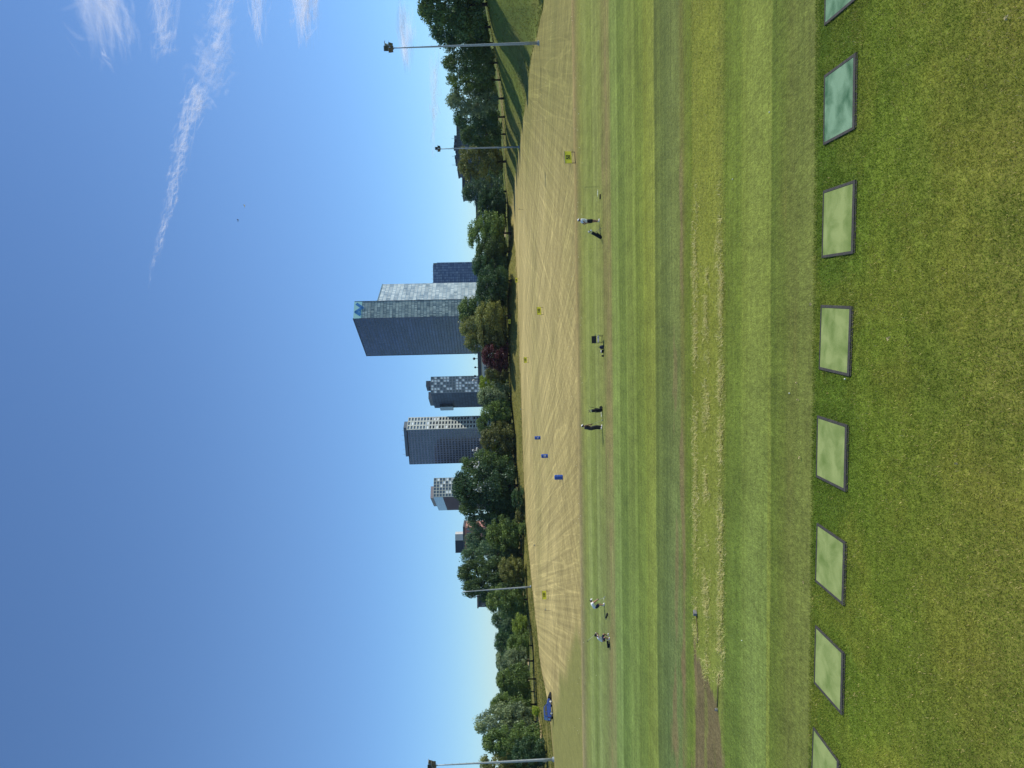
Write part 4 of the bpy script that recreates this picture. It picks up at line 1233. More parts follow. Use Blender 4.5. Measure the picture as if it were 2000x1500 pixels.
def lamp_pole(label, px, py, tx, ty, d, rb, rt, lamps, name='lamp_pole'):
    p = at(px, py, d); z0 = tz(p.x, d)
    p.z = z0; top = at(tx, ty, d); h = top.z - z0
    t = thing(name, label, 'lamp pole', tuple(p), 0, 'lamp poles round the range')
    lx = top.x - p.x
    b = MB(); n = 8
    b.tube([(lx * k / n, 0, -.3 + (h + .3) * k / n) for k in range(n + 1)], [rb + (rt - rb) * k / n for k in range(n + 1)], 12)
    b.build('pole', M_STEEL, t, True)
    b = MB(); b.tube([(0, 0, -.05), (0, 0, .28)], [rb * 1.7, rb * 1.5], 12); b.build('base_collar', M_STEEL, t)
    b = MB()
    for k in range(12):
        u = .25 + k * .06; b.box((lx * u + (rb + (rt - rb) * u) + .07, 0, h * u), (.14, .03, .03))
    b.build('climbing_rungs', M_STEEL, t)
    b = MB(); b.box((lx * .5 * .1 - rb * .9, -.1, 1.5), (.16, .2, .6)); b.build('service_door', M_LAMP, t)
    if lamps:
        b = MB(); b.tube([(lx - .75, -.1, h + .05), (lx + .75, -.1, h + .05)], .05, 8); b.tube([(lx, 0, h - .2), (lx, 0, h + .7)], .06, 8)
        b.tube([(lx - .5, -.1, h + .62), (lx + .5, -.1, h + .62)], .045, 8)
        b.build('crossbar', M_STEEL, t)
        for (ux, uz, yaw, tilt) in lamps:
            R_ = Matrix.Rotation(rad(yaw), 3, 'Z') @ Matrix.Rotation(rad(tilt), 3, 'X')
            c = Vector((lx + ux, -.2, h + uz))
            b = MB(); prof = [R_ @ Vector(v) + c for v in ((-.38, -.22, -.34), (.38, -.22, -.34), (.38, -.22, .34), (-.38, -.22, .34))]
            bk = [R_ @ Vector(v) + c for v in ((-.2, .2, -.18), (.2, .2, -.18), (.2, .2, .18), (-.2, .2, .18))]
            b.quad(bk)
            for k in range(4): b.quad([prof[k], prof[(k + 1) % 4], bk[(k + 1) % 4], bk[k]])
            vz = [R_ @ Vector(v) + c for v in ((-.4, -.5, .38), (.4, -.5, .38), (.4, -.2, .36), (-.4, -.2, .36))]
            b.extrude(vz, R_ @ Vector((0, 0, .03)))
            b.box(c + R_ @ Vector((0, .1, -.34)), (.08, .3, .3), R_)
            fl = b.build('floodlight', M_LAMP, t)
            b = MB(); b.extrude([R_ @ Vector(v) + c for v in ((-.35, -.225, -.31), (.35, -.225, -.31), (.35, -.225, .31), (-.35, -.225, .31))], R_ @ Vector((0, .02, 0)))
            b.build('lens', M_LENS, fl)
    return t


lamp_pole('nearest tall lamp pole on the bank with a cluster of floodlights', 1037, 84, 764, 94, 114, .24, .08, [(-.3, .05, -40, 14), (.35, .1, 38, 18), (-.15, .75, -20, 10), (.38, .72, 62, 24)])
lamp_pole('slim lamp pole with a small floodlight head in front of the grey building', 1013, 287, 858, 291, 186, .24, .09, [(-.3, .1, -35, 14), (.35, .1, 35, 14), (0, .7, 5, 10)])
lamp_pole('headless lamp pole in front of the tallest left-hand tree', 1041, 1146, 903, 1156, 178, .22, .09, [])
lamp_pole('corner lamp pole half hidden by the dark bushy tree', 1084, 1483, 848, 1495, 119, .24, .08, [(-.3, .1, -35, 14), (.35, .1, 35, 14), (0, .7, 5, 10), (.5, .62, 70, 20)])

# ================================================================== DISTANCE SIGNS
M_YEL = mat('yellow_sign_board', lin(238, 230, 56), .5, noise=.08, nscale=4)
M_POST = mat('dark_steel_post', lin(70, 64, 54), .6, metal=.3)
M_BOARDEDGE = mat('pale_wood_edge', lin(176, 160, 122), .8)
M_INK = mat('black_lettering', lin(28, 28, 20), .6)


def digits(txt, hgt):
    """chunky figures as stroked outlines"""
    G = {'0': [[(.5, 0), (.88, .18), (.88, .82), (.5, 1), (.12, .82), (.12, .18), (.5, 0)]],
         '1': [[(.25, .78), (.55, 1), (.55, 0)]],
         '2': [[(.1, .8), (.35, 1), (.75, 1), (.9, .75), (.1, 0), (.95, 0)]],
         '5': [[(.88, 1), (.2, 1), (.16, .56), (.6, .64), (.9, .34), (.6, 0), (.1, .1)]]}
    b = MB(); x0 = 0; wd = hgt * .62; th = hgt * .2
    tot = len(txt) * wd * 1.22 - wd * .22
    for ch in txt:
        for ln in G[ch]:
            pts = [Vector((x0 + p[0] * wd - tot / 2, 0, (p[1] - .5) * hgt)) for p in ln]
            for p, q in zip(pts[:-1], pts[1:]):
                dd = (q - p).normalized(); nn = Vector((-dd.z, 0, dd.x)) * th / 2; e = dd * th * .4
                b.extrude([p - e + nn, q + e + nn, q + e - nn, p - e - nn], (0, -.012, 0))
        x0 += wd * 1.22
    return b


def sign(txt, px, py, d, label, yaw=rad(20)):
    p = at(px, py, d); z0 = tz(p.x, d)
    t = thing('distance_sign', label, 'sign', (p.x, d, z0), yaw, 'yellow distance signs on the range')
    b = MB(); b.box((0, 0, .72), (1.36, .05, .66)); b.build('board', M_YEL, t)
    b = MB()
    b.box((0, .0, 1.08), (1.42, .09, .06)); b.build('edge_trim', M_BOARDEDGE, t)
    for s_ in (-.64, .64):
        b = MB(); b.box((s_, .045, .5), (.045, .045, 1.16)); b.build('post', M_POST, t)
    b = MB(); b.box((0, .05, .06), (1.3, .035, .03)); b.build('foot_bar', M_POST, t)
    g = digits(txt, .34); g.v = [(x, y - .027, z + .73) for x, y, z in g.v]; g.build('number', M_INK, t)
    return t


sign('50', 1124, 307, gd(1124, 307).y, 'yellow 50 sign, largest and nearest of the distance signs')
sign('100', 1061.5, 607, gd(1061.5, 607).y, 'yellow 100 sign in the middle of the straw field')
sign('150', 1032.5, 703, gd(1032.5, 703).y, 'yellow 150 sign far up the straw field, past the middle 100 sign')
sign('200', 1014, 547, gd(1013, 547).y - 2, 'small far yellow sign at the edge of the tree shadow')
sign('250', 996, 628, float(np.interp(628, T_Y, T_D)) - 5, 'smallest yellow sign up on the bank in the tree shade')
sign('100', 1071.5, 1162, gd(1071.5, 1162).y, 'yellow 100 sign near the headless lamp pole')

# ================================================================== BLUE DRUMS
M_BLUE = mat('blue_plastic_drum', lin(36, 82, 168), .35, noise=.12, nscale=5)
M_WHT = mat('white_paint', lin(226, 226, 222), .5)
for px, py, lab, mk in ((1055.5, 855, 'blue drum farthest from the golfers, with a white mark', 1), (1070, 890.5, 'middle one of the three blue drums, with a ring mark', 2), (1099, 932, 'nearest and plain blue drum of the three', 0)):
    p = gd(px, py)
    t = thing('plastic_drum', lab, 'drum', tuple(p), RND.uniform(-.2, .2), 'blue drums standing on the straw field')
    b = MB(); hh, r_ = 1.0, .31
    z_ = [0, .02, .06, .30, .32, .35, .37, .63, .65, .68, .70, .94, .98, 1.0]
    q_ = [.9, .97, 1, 1, 1.04, 1.04, 1, 1, 1.04, 1.04, 1, 1, .97, .9]
    b.tube([(0, 0, z) for z in z_], [r_ * k for k in q_], 18); b.build('barrel', M_BLUE, t, False)
    b = MB(); b.tube([(0, 0, 1.0), (0, 0, 1.02)], [r_ * .86, r_ * .86], 18); b.tube([(.12, 0, 1.02), (.12, 0, 1.05)], [.05, .05], 8); b.build('lid', M_BLUE, t)
    if mk:
        b = MB()
        for k in range(14 if mk == 2 else 5):
            if mk == 2: a0, a1 = k / 14 * 6.283, (k + 1) / 14 * 6.283; P_ = [(math.sin(a) * rr_, math.cos(a) * rr_) for a, rr_ in ((a0, .10), (a1, .10), (a1, .17), (a0, .17))]
            else: P_ = [(.02 + .04 * (k - 2) - .015, -.12), (.02 + .04 * (k - 2) + .015, -.12), (.02 + .04 * (k - 2) + .015, .12 - .03 * (k % 2)), (.02 + .04 * (k - 2) - .015, .12 - .03 * (k % 2))]
            b.extrude([(u, -math.sqrt(max(0, (r_ * 1.045) ** 2 - u * u)) - .002, .5 + v) for u, v in P_], (0, -.006, 0))
        b.build('painted_mark', M_WHT, t)

# ================================================================== CAR WITH THE BALL-COLLECTING FRAME
M_CARB = mat('blue_car_paint', lin(40, 74, 150), .3, metal=.15, coat=.6)
M_CARG = mat('tinted_car_glass', lin(60, 70, 78), .06, spec=.9)
M_TYRE = mat('tyre_rubber', lin(26, 26, 27), .85)
M_RIM = mat('white_wheel_rim', lin(216, 216, 212), .4)
def car():
    p = gd(1079, 1386); L_, W_, Hh = 3.55, 1.66, 1.62
    t = thing('car', 'small dark blue car with a black frame in front, at the edge of the field', 'car', (p.x, p.y, tz(p.x, p.y)), rad(50))
    t.scale = (.88, .88, .88)
    def side(profile, w_, zs=1.0):
        b = MB(); b.extrude([(x, -w_ / 2, z) for x, z in profile], (0, w_, 0)); return b
    body = [(-1.72, .32), (-1.76, .62), (-1.70, .98), (.62, 1.0), (1.42, .90), (1.74, .70), (1.78, .36), (1.5, .28), (-1.5, .28)]
    o = side(body, W_).build('body', M_CARB, t); m_ = o.modifiers.new('b', 'BEVEL'); m_.width = .06; m_.segments = 3
    cab = [(-1.68, .97), (-1.52, 1.50), (-1.36, 1.60), (.02, 1.62), (.28, 1.54), (.86, .99)]
    o = side(cab, W_ * .90).build('cabin', M_CARB, t); m_ = o.modifiers.new('b', 'BEVEL'); m_.width = .07; m_.segments = 3
    for sgn in (-1, 1):
        y = sgn * (W_ * .45 + .004)
        for q in ([(-1.45, 1.05), (-1.36, 1.45), (-.72, 1.48), (-.72, 1.05)], [(-.62, 1.05), (-.62, 1.48), (.12, 1.46), (.62, 1.05)]):
            b = MB(); b.extrude([(x, y, z) for x, z in q], (0, sgn * .012, 0)); b.build('side_window', M_CARG, t)
        b = MB(); b.box((.62, sgn * (W_ / 2 + .06), 1.02), (.1, .16, .12)); b.build('mirror', M_CARB, t)
        for x in (-1.12, 1.12):
            b = MB(); b.tube([(x, sgn * (W_ / 2 - .17), .31), (x, sgn * (W_ / 2 + .03), .31)], .31, 20); wh = b.build('wheel', M_TYRE, t)
            b = MB(); b.tube([(x, sgn * (W_ / 2 + .025), .31), (x, sgn * (W_ / 2 + .045), .31)], [.21, .19], 16)
            b.build('rim', M_RIM if x > 0 else M_STEEL, wh)
        b = MB(); b.box((-1.745, sgn * .66, .78), (.06, .2, .34)); b.build('tail_light', mat('red_lamp_glass', lin(120, 24, 22), .2), t)
        b = MB(); b.box((1.70, sgn * .6, .66), (.12, .3, .16)); b.build('headlight', mat('clear_lamp_glass', lin(200, 204, 206), .1), t)
    b = MB(); b.extrude([(-1.70, y, z) if z < 1.2 else (-1.555, y, z) for y, z in ((-.62, 1.04), (.62, 1.04), (.55, 1.46), (-.55, 1.46))], (-.012, 0, 0)); b.build('rear_window', mat('bright_rear_glass', lin(120, 130, 140), .05, spec=1, metal=.5), t)
    b = MB(); b.extrude([(.845, y, z) if z < 1.2 else (.36, y, z) for y, z in ((-.66, 1.02), (.66, 1.02), (.56, 1.47), (-.56, 1.47))], (.014, 0, .01)); b.build('windscreen', M_CARG, t)
    b = MB(); b.box((-1.775, 0, .42), (.1, W_ * .96, .2)); b.box((1.79, 0, .42), (.08, W_ * .92, .2)); b.build('bumpers', M_BLK, t)
    b = MB(); b.box((-1.79, 0, .62), (.02, .5, .12)); b.build('number_plate', M_WHT, t)
    # black frame with rollers carried ahead of the car
    b = MB(); b.extrude([(1.86, -.95, .12), (2.9, -.95, .12), (2.86, -.95, .34), (1.9, -.95, .78)], (0, 1.9, 0)); fr = b.build('collecting_frame', M_BLK, t)
    b = MB()
    for k in range(9): b.tube([(2.75, -.86 + k * .2, .2), (2.75, -.8 + k * .2, .2)], .2, 14)
    b.build('roller', M_BLK, fr)
    return t
car()

# ================================================================== PEOPLE
M_SKIN = mat('skin', lin(166, 122, 96), .6, noise=.05)
M_WHITEC = mat('white_cotton', lin(246, 246, 244), .85, noise=.05, nscale=6, bump=.3)
M_BLACKC = mat('black_cotton', lin(30, 31, 36), .9, noise=.2, nscale=8, bump=.3)
M_NAVY = mat('navy_cotton', lin(34, 42, 66), .9, noise=.2, nscale=8, bump=.3)
M_GREYC = mat('dark_grey_cotton', lin(52, 50, 52), .9, noise=.35, nscale=5, bump=.3)
M_HAIR = mat('dark_hair', lin(44, 36, 30), .8)
M_GLOVE = mat('white_leather', lin(222, 220, 212), .6)


def skin(name, pts, edges, radii, m, parent, root=0, sub=1, flat=None):
    """grow one continuous surface over a skeleton"""
    me = bpy.data.meshes.new(name); me.from_pydata([tuple(p) for p in pts], edges, [])
    o = bpy.data.objects.new(name, me); COL.objects.link(o)
    md = o.modifiers.new('skin', 'SKIN'); md.use_smooth_shade = True; md.branch_smoothing = .4
    if not me.skin_vertices: bpy.context.view_layer.objects.active = o
    lay = me.skin_vertices[0].data if me.skin_vertices else None
    if lay is None:
        bm = bmesh.new(); bm.from_mesh(me); bm.verts.layers.skin.verify(); bm.to_mesh(me); bm.free(); lay = me.skin_vertices[0].data
    for i, r in enumerate(radii):
        r = r if hasattr(r, '__len__') else (r, r)
        lay[i].radius = (r[0] * 1.18, r[1] * 1.18)
        lay[i].use_root = (i == root)
    s_ = o.modifiers.new('sub', 'SUBSURF'); s_.levels = sub; s_.render_levels = sub
    dg = bpy.context.evaluated_depsgraph_get(); dg.update()
    m2 = bpy.data.meshes.new_from_object(o.evaluated_get(dg)); m2.name = name
    bpy.data.objects.remove(o); bpy.data.meshes.remove(me)
    m2.materials.clear(); m2.shade_smooth()
    return link(name, m2, m, parent)


def person(label, loc, yaw, J, shirt, legs_m, cap_m, shorts=True, sleeve=.55, shoe=M_WHITEC, hair=True, glove=None):
    """J: joint positions, x forward, y left, z up"""
    t = thing('person', label, 'person', loc, yaw, 'golfers on the practice turf')
    v = lambda k: Vector(J[k])
    P, E, Rr = [], [], []
    idx = {}
    def add(k, p, r, par=None):
        idx[k] = len(P); P.append(Vector(p)); Rr.append(r)
        if par is not None: E.append((idx[par], idx[k]))
    add('pel', v('pel'), (.13, .10)); add('waist', v('pel').lerp(v('chest'), .42), (.125, .10), 'pel'); add('chest', v('chest'), (.15, .115), 'waist')
    nk = v('neck'); hd = v('head'); up = (hd - nk).normalized()
    add('neck0', v('chest').lerp(nk, .7), (.10, .09), 'chest'); add('neck', nk, (.052, .055), 'neck0')
    add('jaw', nk + up * .085 + v('face') * .028, (.062, .07), 'neck'); add('head', hd, (.078, .092), 'jaw'); add('crown', hd + up * .085, (.055, .065), 'head')
    for s_ in 'LR':
        add('sh' + s_, v('sh' + s_), .062, 'neck0' if False else 'chest'); add('el' + s_, v('el' + s_), .042, 'sh' + s_)
        add('wr' + s_, v('wr' + s_), .028, 'el' + s_)
        hdn = (v('wr' + s_) - v('el' + s_)).normalized(); hdn = (hdn + v('grip') * .5).normalized() if 'grip' in J else hdn
        sd = hdn.cross(Vector((0, 1, 0))).normalized() if abs(hdn.y) < .9 else Vector((1, 0, 0))
        pm = v('wr' + s_) + hdn * .055
        add('pm' + s_, pm, (.036, .018), 'wr' + s_)
        for k, (off, ln) in enumerate(((.030, .072), (.010, .082), (-.010, .076), (-.030, .060))):
            b0 = pm + hdn * .035 + sd * off; b1 = b0 + hdn * ln * .5 + up * -.008; b2 = b1 + hdn * ln * .32 - sd.cross(hdn) * ln * .3
            add(f'f{s_}{k}a', b0, .0095, 'pm' + s_); add(f'f{s_}{k}b', b1, .0085, f'f{s_}{k}a'); add(f'f{s_}{k}c', b2, .007, f'f{s_}{k}b')
        th = pm - hdn * .015 + sd * .036
        add(f't{s_}a', th, .011, 'pm' + s_); add(f't{s_}b', th + sd * .02 + hdn * .035, .009, f't{s_}a')
        add('hp' + s_, v('hp' + s_), .088, 'pel'); add('kn' + s_, v('kn' + s_), .056, 'hp' + s_); add('cf' + s_, v('kn' + s_).lerp(v('an' + s_), .35), .052, 'kn' + s_)
        add('an' + s_, v('an' + s_), .038, 'cf' + s_); add('to' + s_, v('to' + s_), (.04, .026), 'an' + s_)
    body = skin('body', P, E, Rr, M_SKIN, t)
    # face: nose, ears, eyes set on the head as modelled relief
    f = v('face').normalized(); lf = up.cross(f).normalized()
    b = MB(); b.ball(hd + f * .094 - up * .018, .016, 1, 1, 1.5, 8, 5); b.build('nose', M_SKIN, body, True)
    for s_ in (-1, 1):
        b = MB(); b.ball(hd + lf * s_ * .082 - up * .01, .022, .5, .5, 1.4, 8, 5); b.build('ear', M_SKIN, body, True)
        b = MB(); b.ball(hd + f * .083 + lf * s_ * .032 + up * .012, .011, 1, 1, .8, 8, 5); b.build('eye', M_HAIR, body, True)
    b = MB(); b.ball(hd + f * .080 - up * .052, .02, 1, 1, .35, 8, 4); b.build('mouth', mat('lips', lin(140, 84, 76), .6), body, True)
    if hair:
        b = MB(); b.ball(hd - f * .02 + up * .018, .098, 1, 1, 1, 14, 8); h_ = b.build('hair', M_HAIR, t, True)
    # cap
    R_ = Matrix((f, lf, up)).transposed()
    b = MB(); b.ball((0, 0, 0), .112, 1, .95, .82, 14, 6, True)
    b.v = [tuple(R_ @ Vector(q) + hd + up * .032) for q in b.v]
    b.build('cap', cap_m, t, True)
    b = MB(); pr = [(math.cos(a) * .10 + .075, math.sin(a) * .085, .0) for a in np.linspace(-1.5, 1.5, 9)] + [(.07, .085, 0), (.07, -.085, 0)]
    b.extrude([tuple(R_ @ Vector((x, y, z - x * .12 + .045)) + hd) for x, y, z in pr], up * .012); b.build('cap_brim', cap_m, t)
    # shirt
    P, E, Rr, idx = [], [], [], {}
    hem = v('pel').lerp(v('chest'), -.22)
    add('hem', hem, (.178, .15)); add('w', v('pel').lerp(v('chest'), .45), (.17, .145), 'hem'); add('c', v('chest'), (.20, .165), 'w'); add('n', v('chest').lerp(nk, .72), (.13, .12), 'c')
    add('col', v('chest').lerp(nk, .95), (.066, .066), 'n')
    for s_ in 'LR':
        add('s' + s_, v('sh' + s_), .098, 'c'); add('e' + s_, v('sh' + s_).lerp(v('el' + s_), sleeve), .080, 's' + s_)
        if sleeve > 1: P[-1] = v('el' + s_); add('f' + s_, v('el' + s_).lerp(v('wr' + s_), min(.95, sleeve - 1)), .045, 'e' + s_)
    skin('shirt', P, E, Rr, shirt, t)
    P, E, Rr, idx = [], [], [], {}
    add('p', v('pel').lerp(v('chest'), .36), (.155, .13)); add('q', v('pel') - Vector((0, 0, .03)), (.155, .13), 'p')
    for s_ in 'LR':
        add('h' + s_, v('hp' + s_).lerp(v('kn' + s_), .12), .115, 'q')
        add('k' + s_, v('hp' + s_).lerp(v('kn' + s_), .95), .092 if shorts else .088, 'h' + s_)
        if not shorts: add('a' + s_, v('kn' + s_).lerp(v('an' + s_), .96), .075, 'k' + s_)
    skin('shorts' if shorts else 'trousers', P, E, Rr, legs_m, t)
    for s_ in 'LR':
        a, to = v('an' + s_), v('to' + s_); d_ = (to - a); d_.z = 0; d_ = d_.normalized()
        skin('shoe', [a + Vector((0, 0, .015)), a - Vector((0, 0, .045)) - d_ * .03, to + d_ * .03 + Vector((0, 0, -.002))], [(0, 1), (1, 2)], [.052, (.052, .045), (.05, .034)], shoe, t)
        skin('sock', [a + Vector((0, 0, .0)), a + Vector((0, 0, .09))], [(0, 1)], [.046, .045], shoe, t)
    if glove:
        for s_ in glove:
            w0 = v('wr' + s_); hd_ = (w0 - v('el' + s_)).normalized(); b = MB(); b.ball(w0 + hd_ * .06, .05, 1, 1, 1, 10, 6); b.build('glove', M_GLOVE, t, True)
    return t


def std(lean=0.0, **kw):
    J = dict(pel=(0, 0, .95), chest=(.02 + lean, 0, 1.30), neck=(.03 + lean * 1.5, 0, 1.50), head=(.06 + lean * 1.8, 0, 1.635), face=(1, 0, 0),
             shL=(.02 + lean, .19, 1.42), shR=(.02 + lean, -.19, 1.42), elL=(-.02, .24, 1.14), elR=(-.02, -.24, 1.14), wrL=(.06, .24, .90), wrR=(.06, -.24, .90),
             hpL=(0, .10, .90), hpR=(0, -.10, .90), knL=(.03, .12, .50), knR=(.03, -.12, .50), anL=(0, .13, .10), anR=(0, -.13, .10), toL=(.16, .15, .04), toR=(.16, -.15, .04))
    J.update(kw); return J


def club(a, b_, head, label, group='golf clubs'):
    """a: grip end, b_: head end, world coordinates"""
    a, b_ = Vector(a), Vector(b_)
    t = thing('golf_club', label, 'golf club', tuple(b_), 0, group)
    a = a - b_
    b = MB(); b.tube([a, Vector((0, 0, 0))], [.009, .006], 8); b.build('shaft', M_STEEL, t)
    b = MB(); b.tube([a, a * .74], [.016, .013], 8); b.build('grip', M_BLK, t)
    b = MB(); b.ball((head[0] * .04, head[1] * .04, 0), .055, 1.1, .6, .6, 10, 6); b.build('club_head', M_STEEL if head[0] > 0 else M_BLK, t, True)
    return t


g1 = gd(1171, 432)
person('standing golfer in white cap, white T-shirt and black shorts beside a leaning black bag', (g1.x, g1.y, 0), rad(16),
       std(.05, chest=(.06, 0, 1.30), elR=(-.25, -.20, 1.18), wrR=(-.20, -.10, .98), elL=(-.12, .25, 1.17), wrL=(-.02, .20, .96), toL=(.2, .17, .04), anL=(.06, .15, .1), anR=(-.06, -.13, .1), toR=(.12, -.13, .04), head=(.13, 0, 1.61), face=(.96, 0, -.28)),
       M_WHITEC, M_BLACKC, M_WHITEC)
g2 = gd(1176.5, 835)
person('standing golfer in dark T-shirt and dark trousers with white cap, looking down', (g2.x, g2.y, 0), rad(38),
       std(.1, pel=(-.06, 0, .93), hpL=(-.06, .1, .88), hpR=(-.06, -.1, .88), chest=(.05, 0, 1.27), neck=(.15, 0, 1.44), head=(.21, 0, 1.55), face=(.85, 0, -.52), shL=(.06, .19, 1.37), shR=(.06, -.19, 1.37),
           elL=(.16, .2, 1.12), elR=(.16, -.2, 1.12), wrL=(.28, .05, .93), wrR=(.28, -.05, .90), knL=(.06, .13, .49), knR=(.05, -.13, .49)),
       M_GREYC, M_GREYC, M_WHITEC, shorts=False, glove='L')
club((g2.x + .27, g2.y - .02, .95), (g2.x + .55, g2.y - .12, .03), (1, 0), 'club held low by the golfer in dark clothes')
g3 = gd(1180.5, 1181)
person('bent-over golfer in white polo, navy shorts and white hat reaching down', (g3.x, g3.y, 0), rad(10),
       std(0, pel=(-.24, 0, .74), hpL=(-.22, .11, .70), hpR=(-.22, -.11, .70), chest=(.06, 0, .98), neck=(.24, 0, 1.06), head=(.36, 0, 1.08), face=(.75, 0, -.66), shL=(.14, .19, 1.0), shR=(.14, -.19, 1.0),
           elL=(.28, .17, .76), elR=(.28, -.17, .76), wrL=(.40, .05, .58), wrR=(.41, -.04, .56), knL=(.06, .16, .44), knR=(.04, -.16, .44), anL=(-.08, .17, .1), anR=(-.02, -.19, .1), toL=(.09, .2, .04), toR=(.15, -.22, .04)),
       M_WHITEC, M_NAVY, M_WHITEC, glove='L')
club((g3.x + .38, g3.y - .05, .62), (g3.x + .72, g3.y - .5, .03), (1, 0), 'club in the hands of the bent-over golfer')
g4 = gd(1190, 1246)
person('crouching golfer in white shirt, wide navy shorts and dark cap lifting a club', (g4.x, g4.y, 0), rad(-12),
       std(0, pel=(-.20, 0, .52), hpL=(-.18, .12, .50), hpR=(-.18, -.12, .50), chest=(.06, 0, .82), neck=(.18, 0, .98), head=(.27, 0, 1.08), face=(.92, 0, -.38), shL=(.1, .19, .90), shR=(.1, -.19, .90),
           elL=(.30, .20, .86), elR=(.30, -.18, .84), wrL=(.42, .05, 1.02), wrR=(.42, -.03, .98), knL=(.24, .22, .42), knR=(.22, -.22, .42), anL=(.06, .25, .1), anR=(.04, -.24, .1), toL=(.22, .3, .04), toR=(.2, -.28, .04)),
       M_WHITEC, M_NAVY, M_BLACKC, glove='L')
club((g4.x + .42, g4.y - .05, 1.0), (g4.x - .12, g4.y - .1, 1.72), (-1, 0), 'raised club of the crouching golfer')


# ================================================================== GOLF KIT
def golf_bag(label, loc, yaw, tilt, legs=True, wheels=False, covers=True, s_=1.0):
    t = thing('golf_bag', label, 'golf bag', loc, yaw, 'golf bags on the practice turf')
    T = Matrix.Rotation(rad(tilt), 3, 'Y')
    def tf(b): b.v = [tuple((T @ Vector(p)) * s_) for p in b.v]; return b
    b = MB(); b.tube([(0, 0, .02), (0, 0, .08), (0, 0, .45), (0, 0, .80), (0, 0, .84)], [.115, .125, .118, .125, .12], 14); tf(b).build('bag_body', M_BLACKC, t, True)
    b = MB(); b.box((.12, 0, .32), (.1, .2, .42)); o = tf(b).build('pocket', M_BLACKC, t); m_ = o.modifiers.new('b', 'BEVEL'); m_.width = .03; m_.segments = 2
    b = MB(); b.box((-.02, .13, .5), (.14, .07, .3)); tf(b).build('pocket', M_BLACKC, t)
    b = MB(); b.tube([(.12, .03, .75), (.22, .05, .6), (.2, .05, .4), (.13, .03, .28)], .018, 6); tf(b).build('carry_strap', M_BLK, t)
    b = MB(); b.tube([(0, 0, .83), (0, 0, .87)], [.13, .128], 14); tf(b).build('bag_rim', M_BLK, t)
    for k in range(6):
        a = k * 1.05; p = Vector((math.cos(a) * .07, math.sin(a) * .07, .8)); q = p + Vector((math.cos(a) * .03, math.sin(a) * .03, .2 + .05 * (k % 3)))
        b = MB(); b.tube([p, q], .007, 6); sh = tf(b).build('club', M_STEEL, t)
        wht = covers and k in (0, 2)
        b = MB(); b.ball(q, .062 if wht else .04, 1, .75, 1.2 if wht else .8, 10, 6); tf(b).build('head_cover' if wht else 'club_head', M_WHITEC if wht else M_BLK, sh, True)
    if legs:
        top = T @ Vector((0, 0, .7))
        for sg in (-1, 1):
            b = MB(); b.tube([top * s_, Vector((top.x + .42, sg * .28, 0)) * s_], .012, 6); b.build('stand_leg', M_BLK, t)
    if wheels:
        for sg in (-1, 1):
            b = MB(); b.tube([(-.06, sg * .24, .13), (-.06, sg * .27, .13)], .13, 16); b.build('wheel', M_BLK, t)
        b = MB(); b.tube([(-.06, -.26, .13), (-.06, .26, .13)], .014, 6); b.tube([(-.06, 0, .13), (-.16, 0, .6), (-.28, 0, 1.0), (-.36, 0, 1.02)], .018, 8); b.build('trolley_frame', M_BLK, t)
    return t


p = gd(1175, 462)
golf_bag('black stand bag leaning with white head covers behind the golfer in white', (p.x - .12, p.y, 0), rad(-8), 30, True)
p = gd(1176.5, 800)
golf_bag('upright black bag on a wheeled trolley near the golfer in dark clothes', (p.x, p.y, 0), rad(-150), 6, False, True, False)
p = gd(1189, 1194)
golf_bag('small black bag lying open on the turf by the bent-over golfer', (p.x - .1, p.y - .1, .14), rad(170), 78, False, False, False, .5)
p = gd(1191, 1262)
golf_bag('dark bag lying on the turf behind the crouching golfer', (p.x - .15, p.y, .12), rad(10), 86, False, False, False, .62)

M_SEAT = mat('grey_chair_fabric', lin(150, 154, 160), .8)
p = gd(1178.5, 662)
t = thing('folding_chair', 'black folding chair with grey seat alone on the practice turf', 'chair', (p.x, p.y, 0), rad(5))
b = MB(); b.box((0, .27, .70), (.52, .04, .36)); b.build('backrest', M_BLK, t)
b = MB(); b.box((0, 0, .40), (.50, .48, .05)); b.build('seat', M_SEAT, t)
for sx in (-.27, .27):
    for (y0, z0, y1, z1) in ((-.24, .0, -.24, .42), (.26, .0, .27, .88)):
        b = MB(); b.tube([(sx, y0, z0), (sx, y1, z1)], .016, 8); b.build('leg', M_BLK, t)
    b = MB(); b.box((sx * 1.12, 0, .62), (.05, .5, .03)); b.build('armrest', M_BLK, t)
b = MB(); b.tube([(-.27, -.24, .1), (.27, -.24, .1)], .012, 6); b.tube([(-.27, .26, .1), (.27, .26, .1)], .012, 6); b.build('stretcher', M_BLK, t)


def small_bag(name, label, px, py, s, m, group='small kit by the folding chair'):
    p = gd(px, py); t = thing(name, label, 'bag', (p.x, p.y, 0), RND.uniform(0, 1), group)
    b = MB(); b.tube([(0, 0, 0), (0, 0, s * .25), (0, 0, s * .8), (0, 0, s)], [s * .42, s * .5, s * .42, s * .2], 10); b.build('pouch', m, t, True)
    b = MB(); b.tube([(-s * .2, 0, s * .95), (-s * .1, 0, s * 1.3), (s * .1, 0, s * 1.3), (s * .2, 0, s * .95)], s * .04, 6); b.build('handle', M_BLK, t)
    return t
small_bag('kit_bag', 'navy kit bag on the turf next to the folding chair', 1179, 678, .32, M_NAVY)
small_bag('kit_bag', 'tiny black pouch on the turf, farthest from the folding chair', 1179, 695, .16, M_BLACKC)
p = gd(1179, 686)
t = thing('ball_basket', 'wire basket of white balls between the kit bag and the tiny pouch', 'basket', (p.x, p.y, 0), 0, 'ball baskets')
b = MB(); b.tube([(0, 0, 0), (0, 0, .2)], [.11, .15], 12, False); b.build('basket_wall', M_BLK, t)
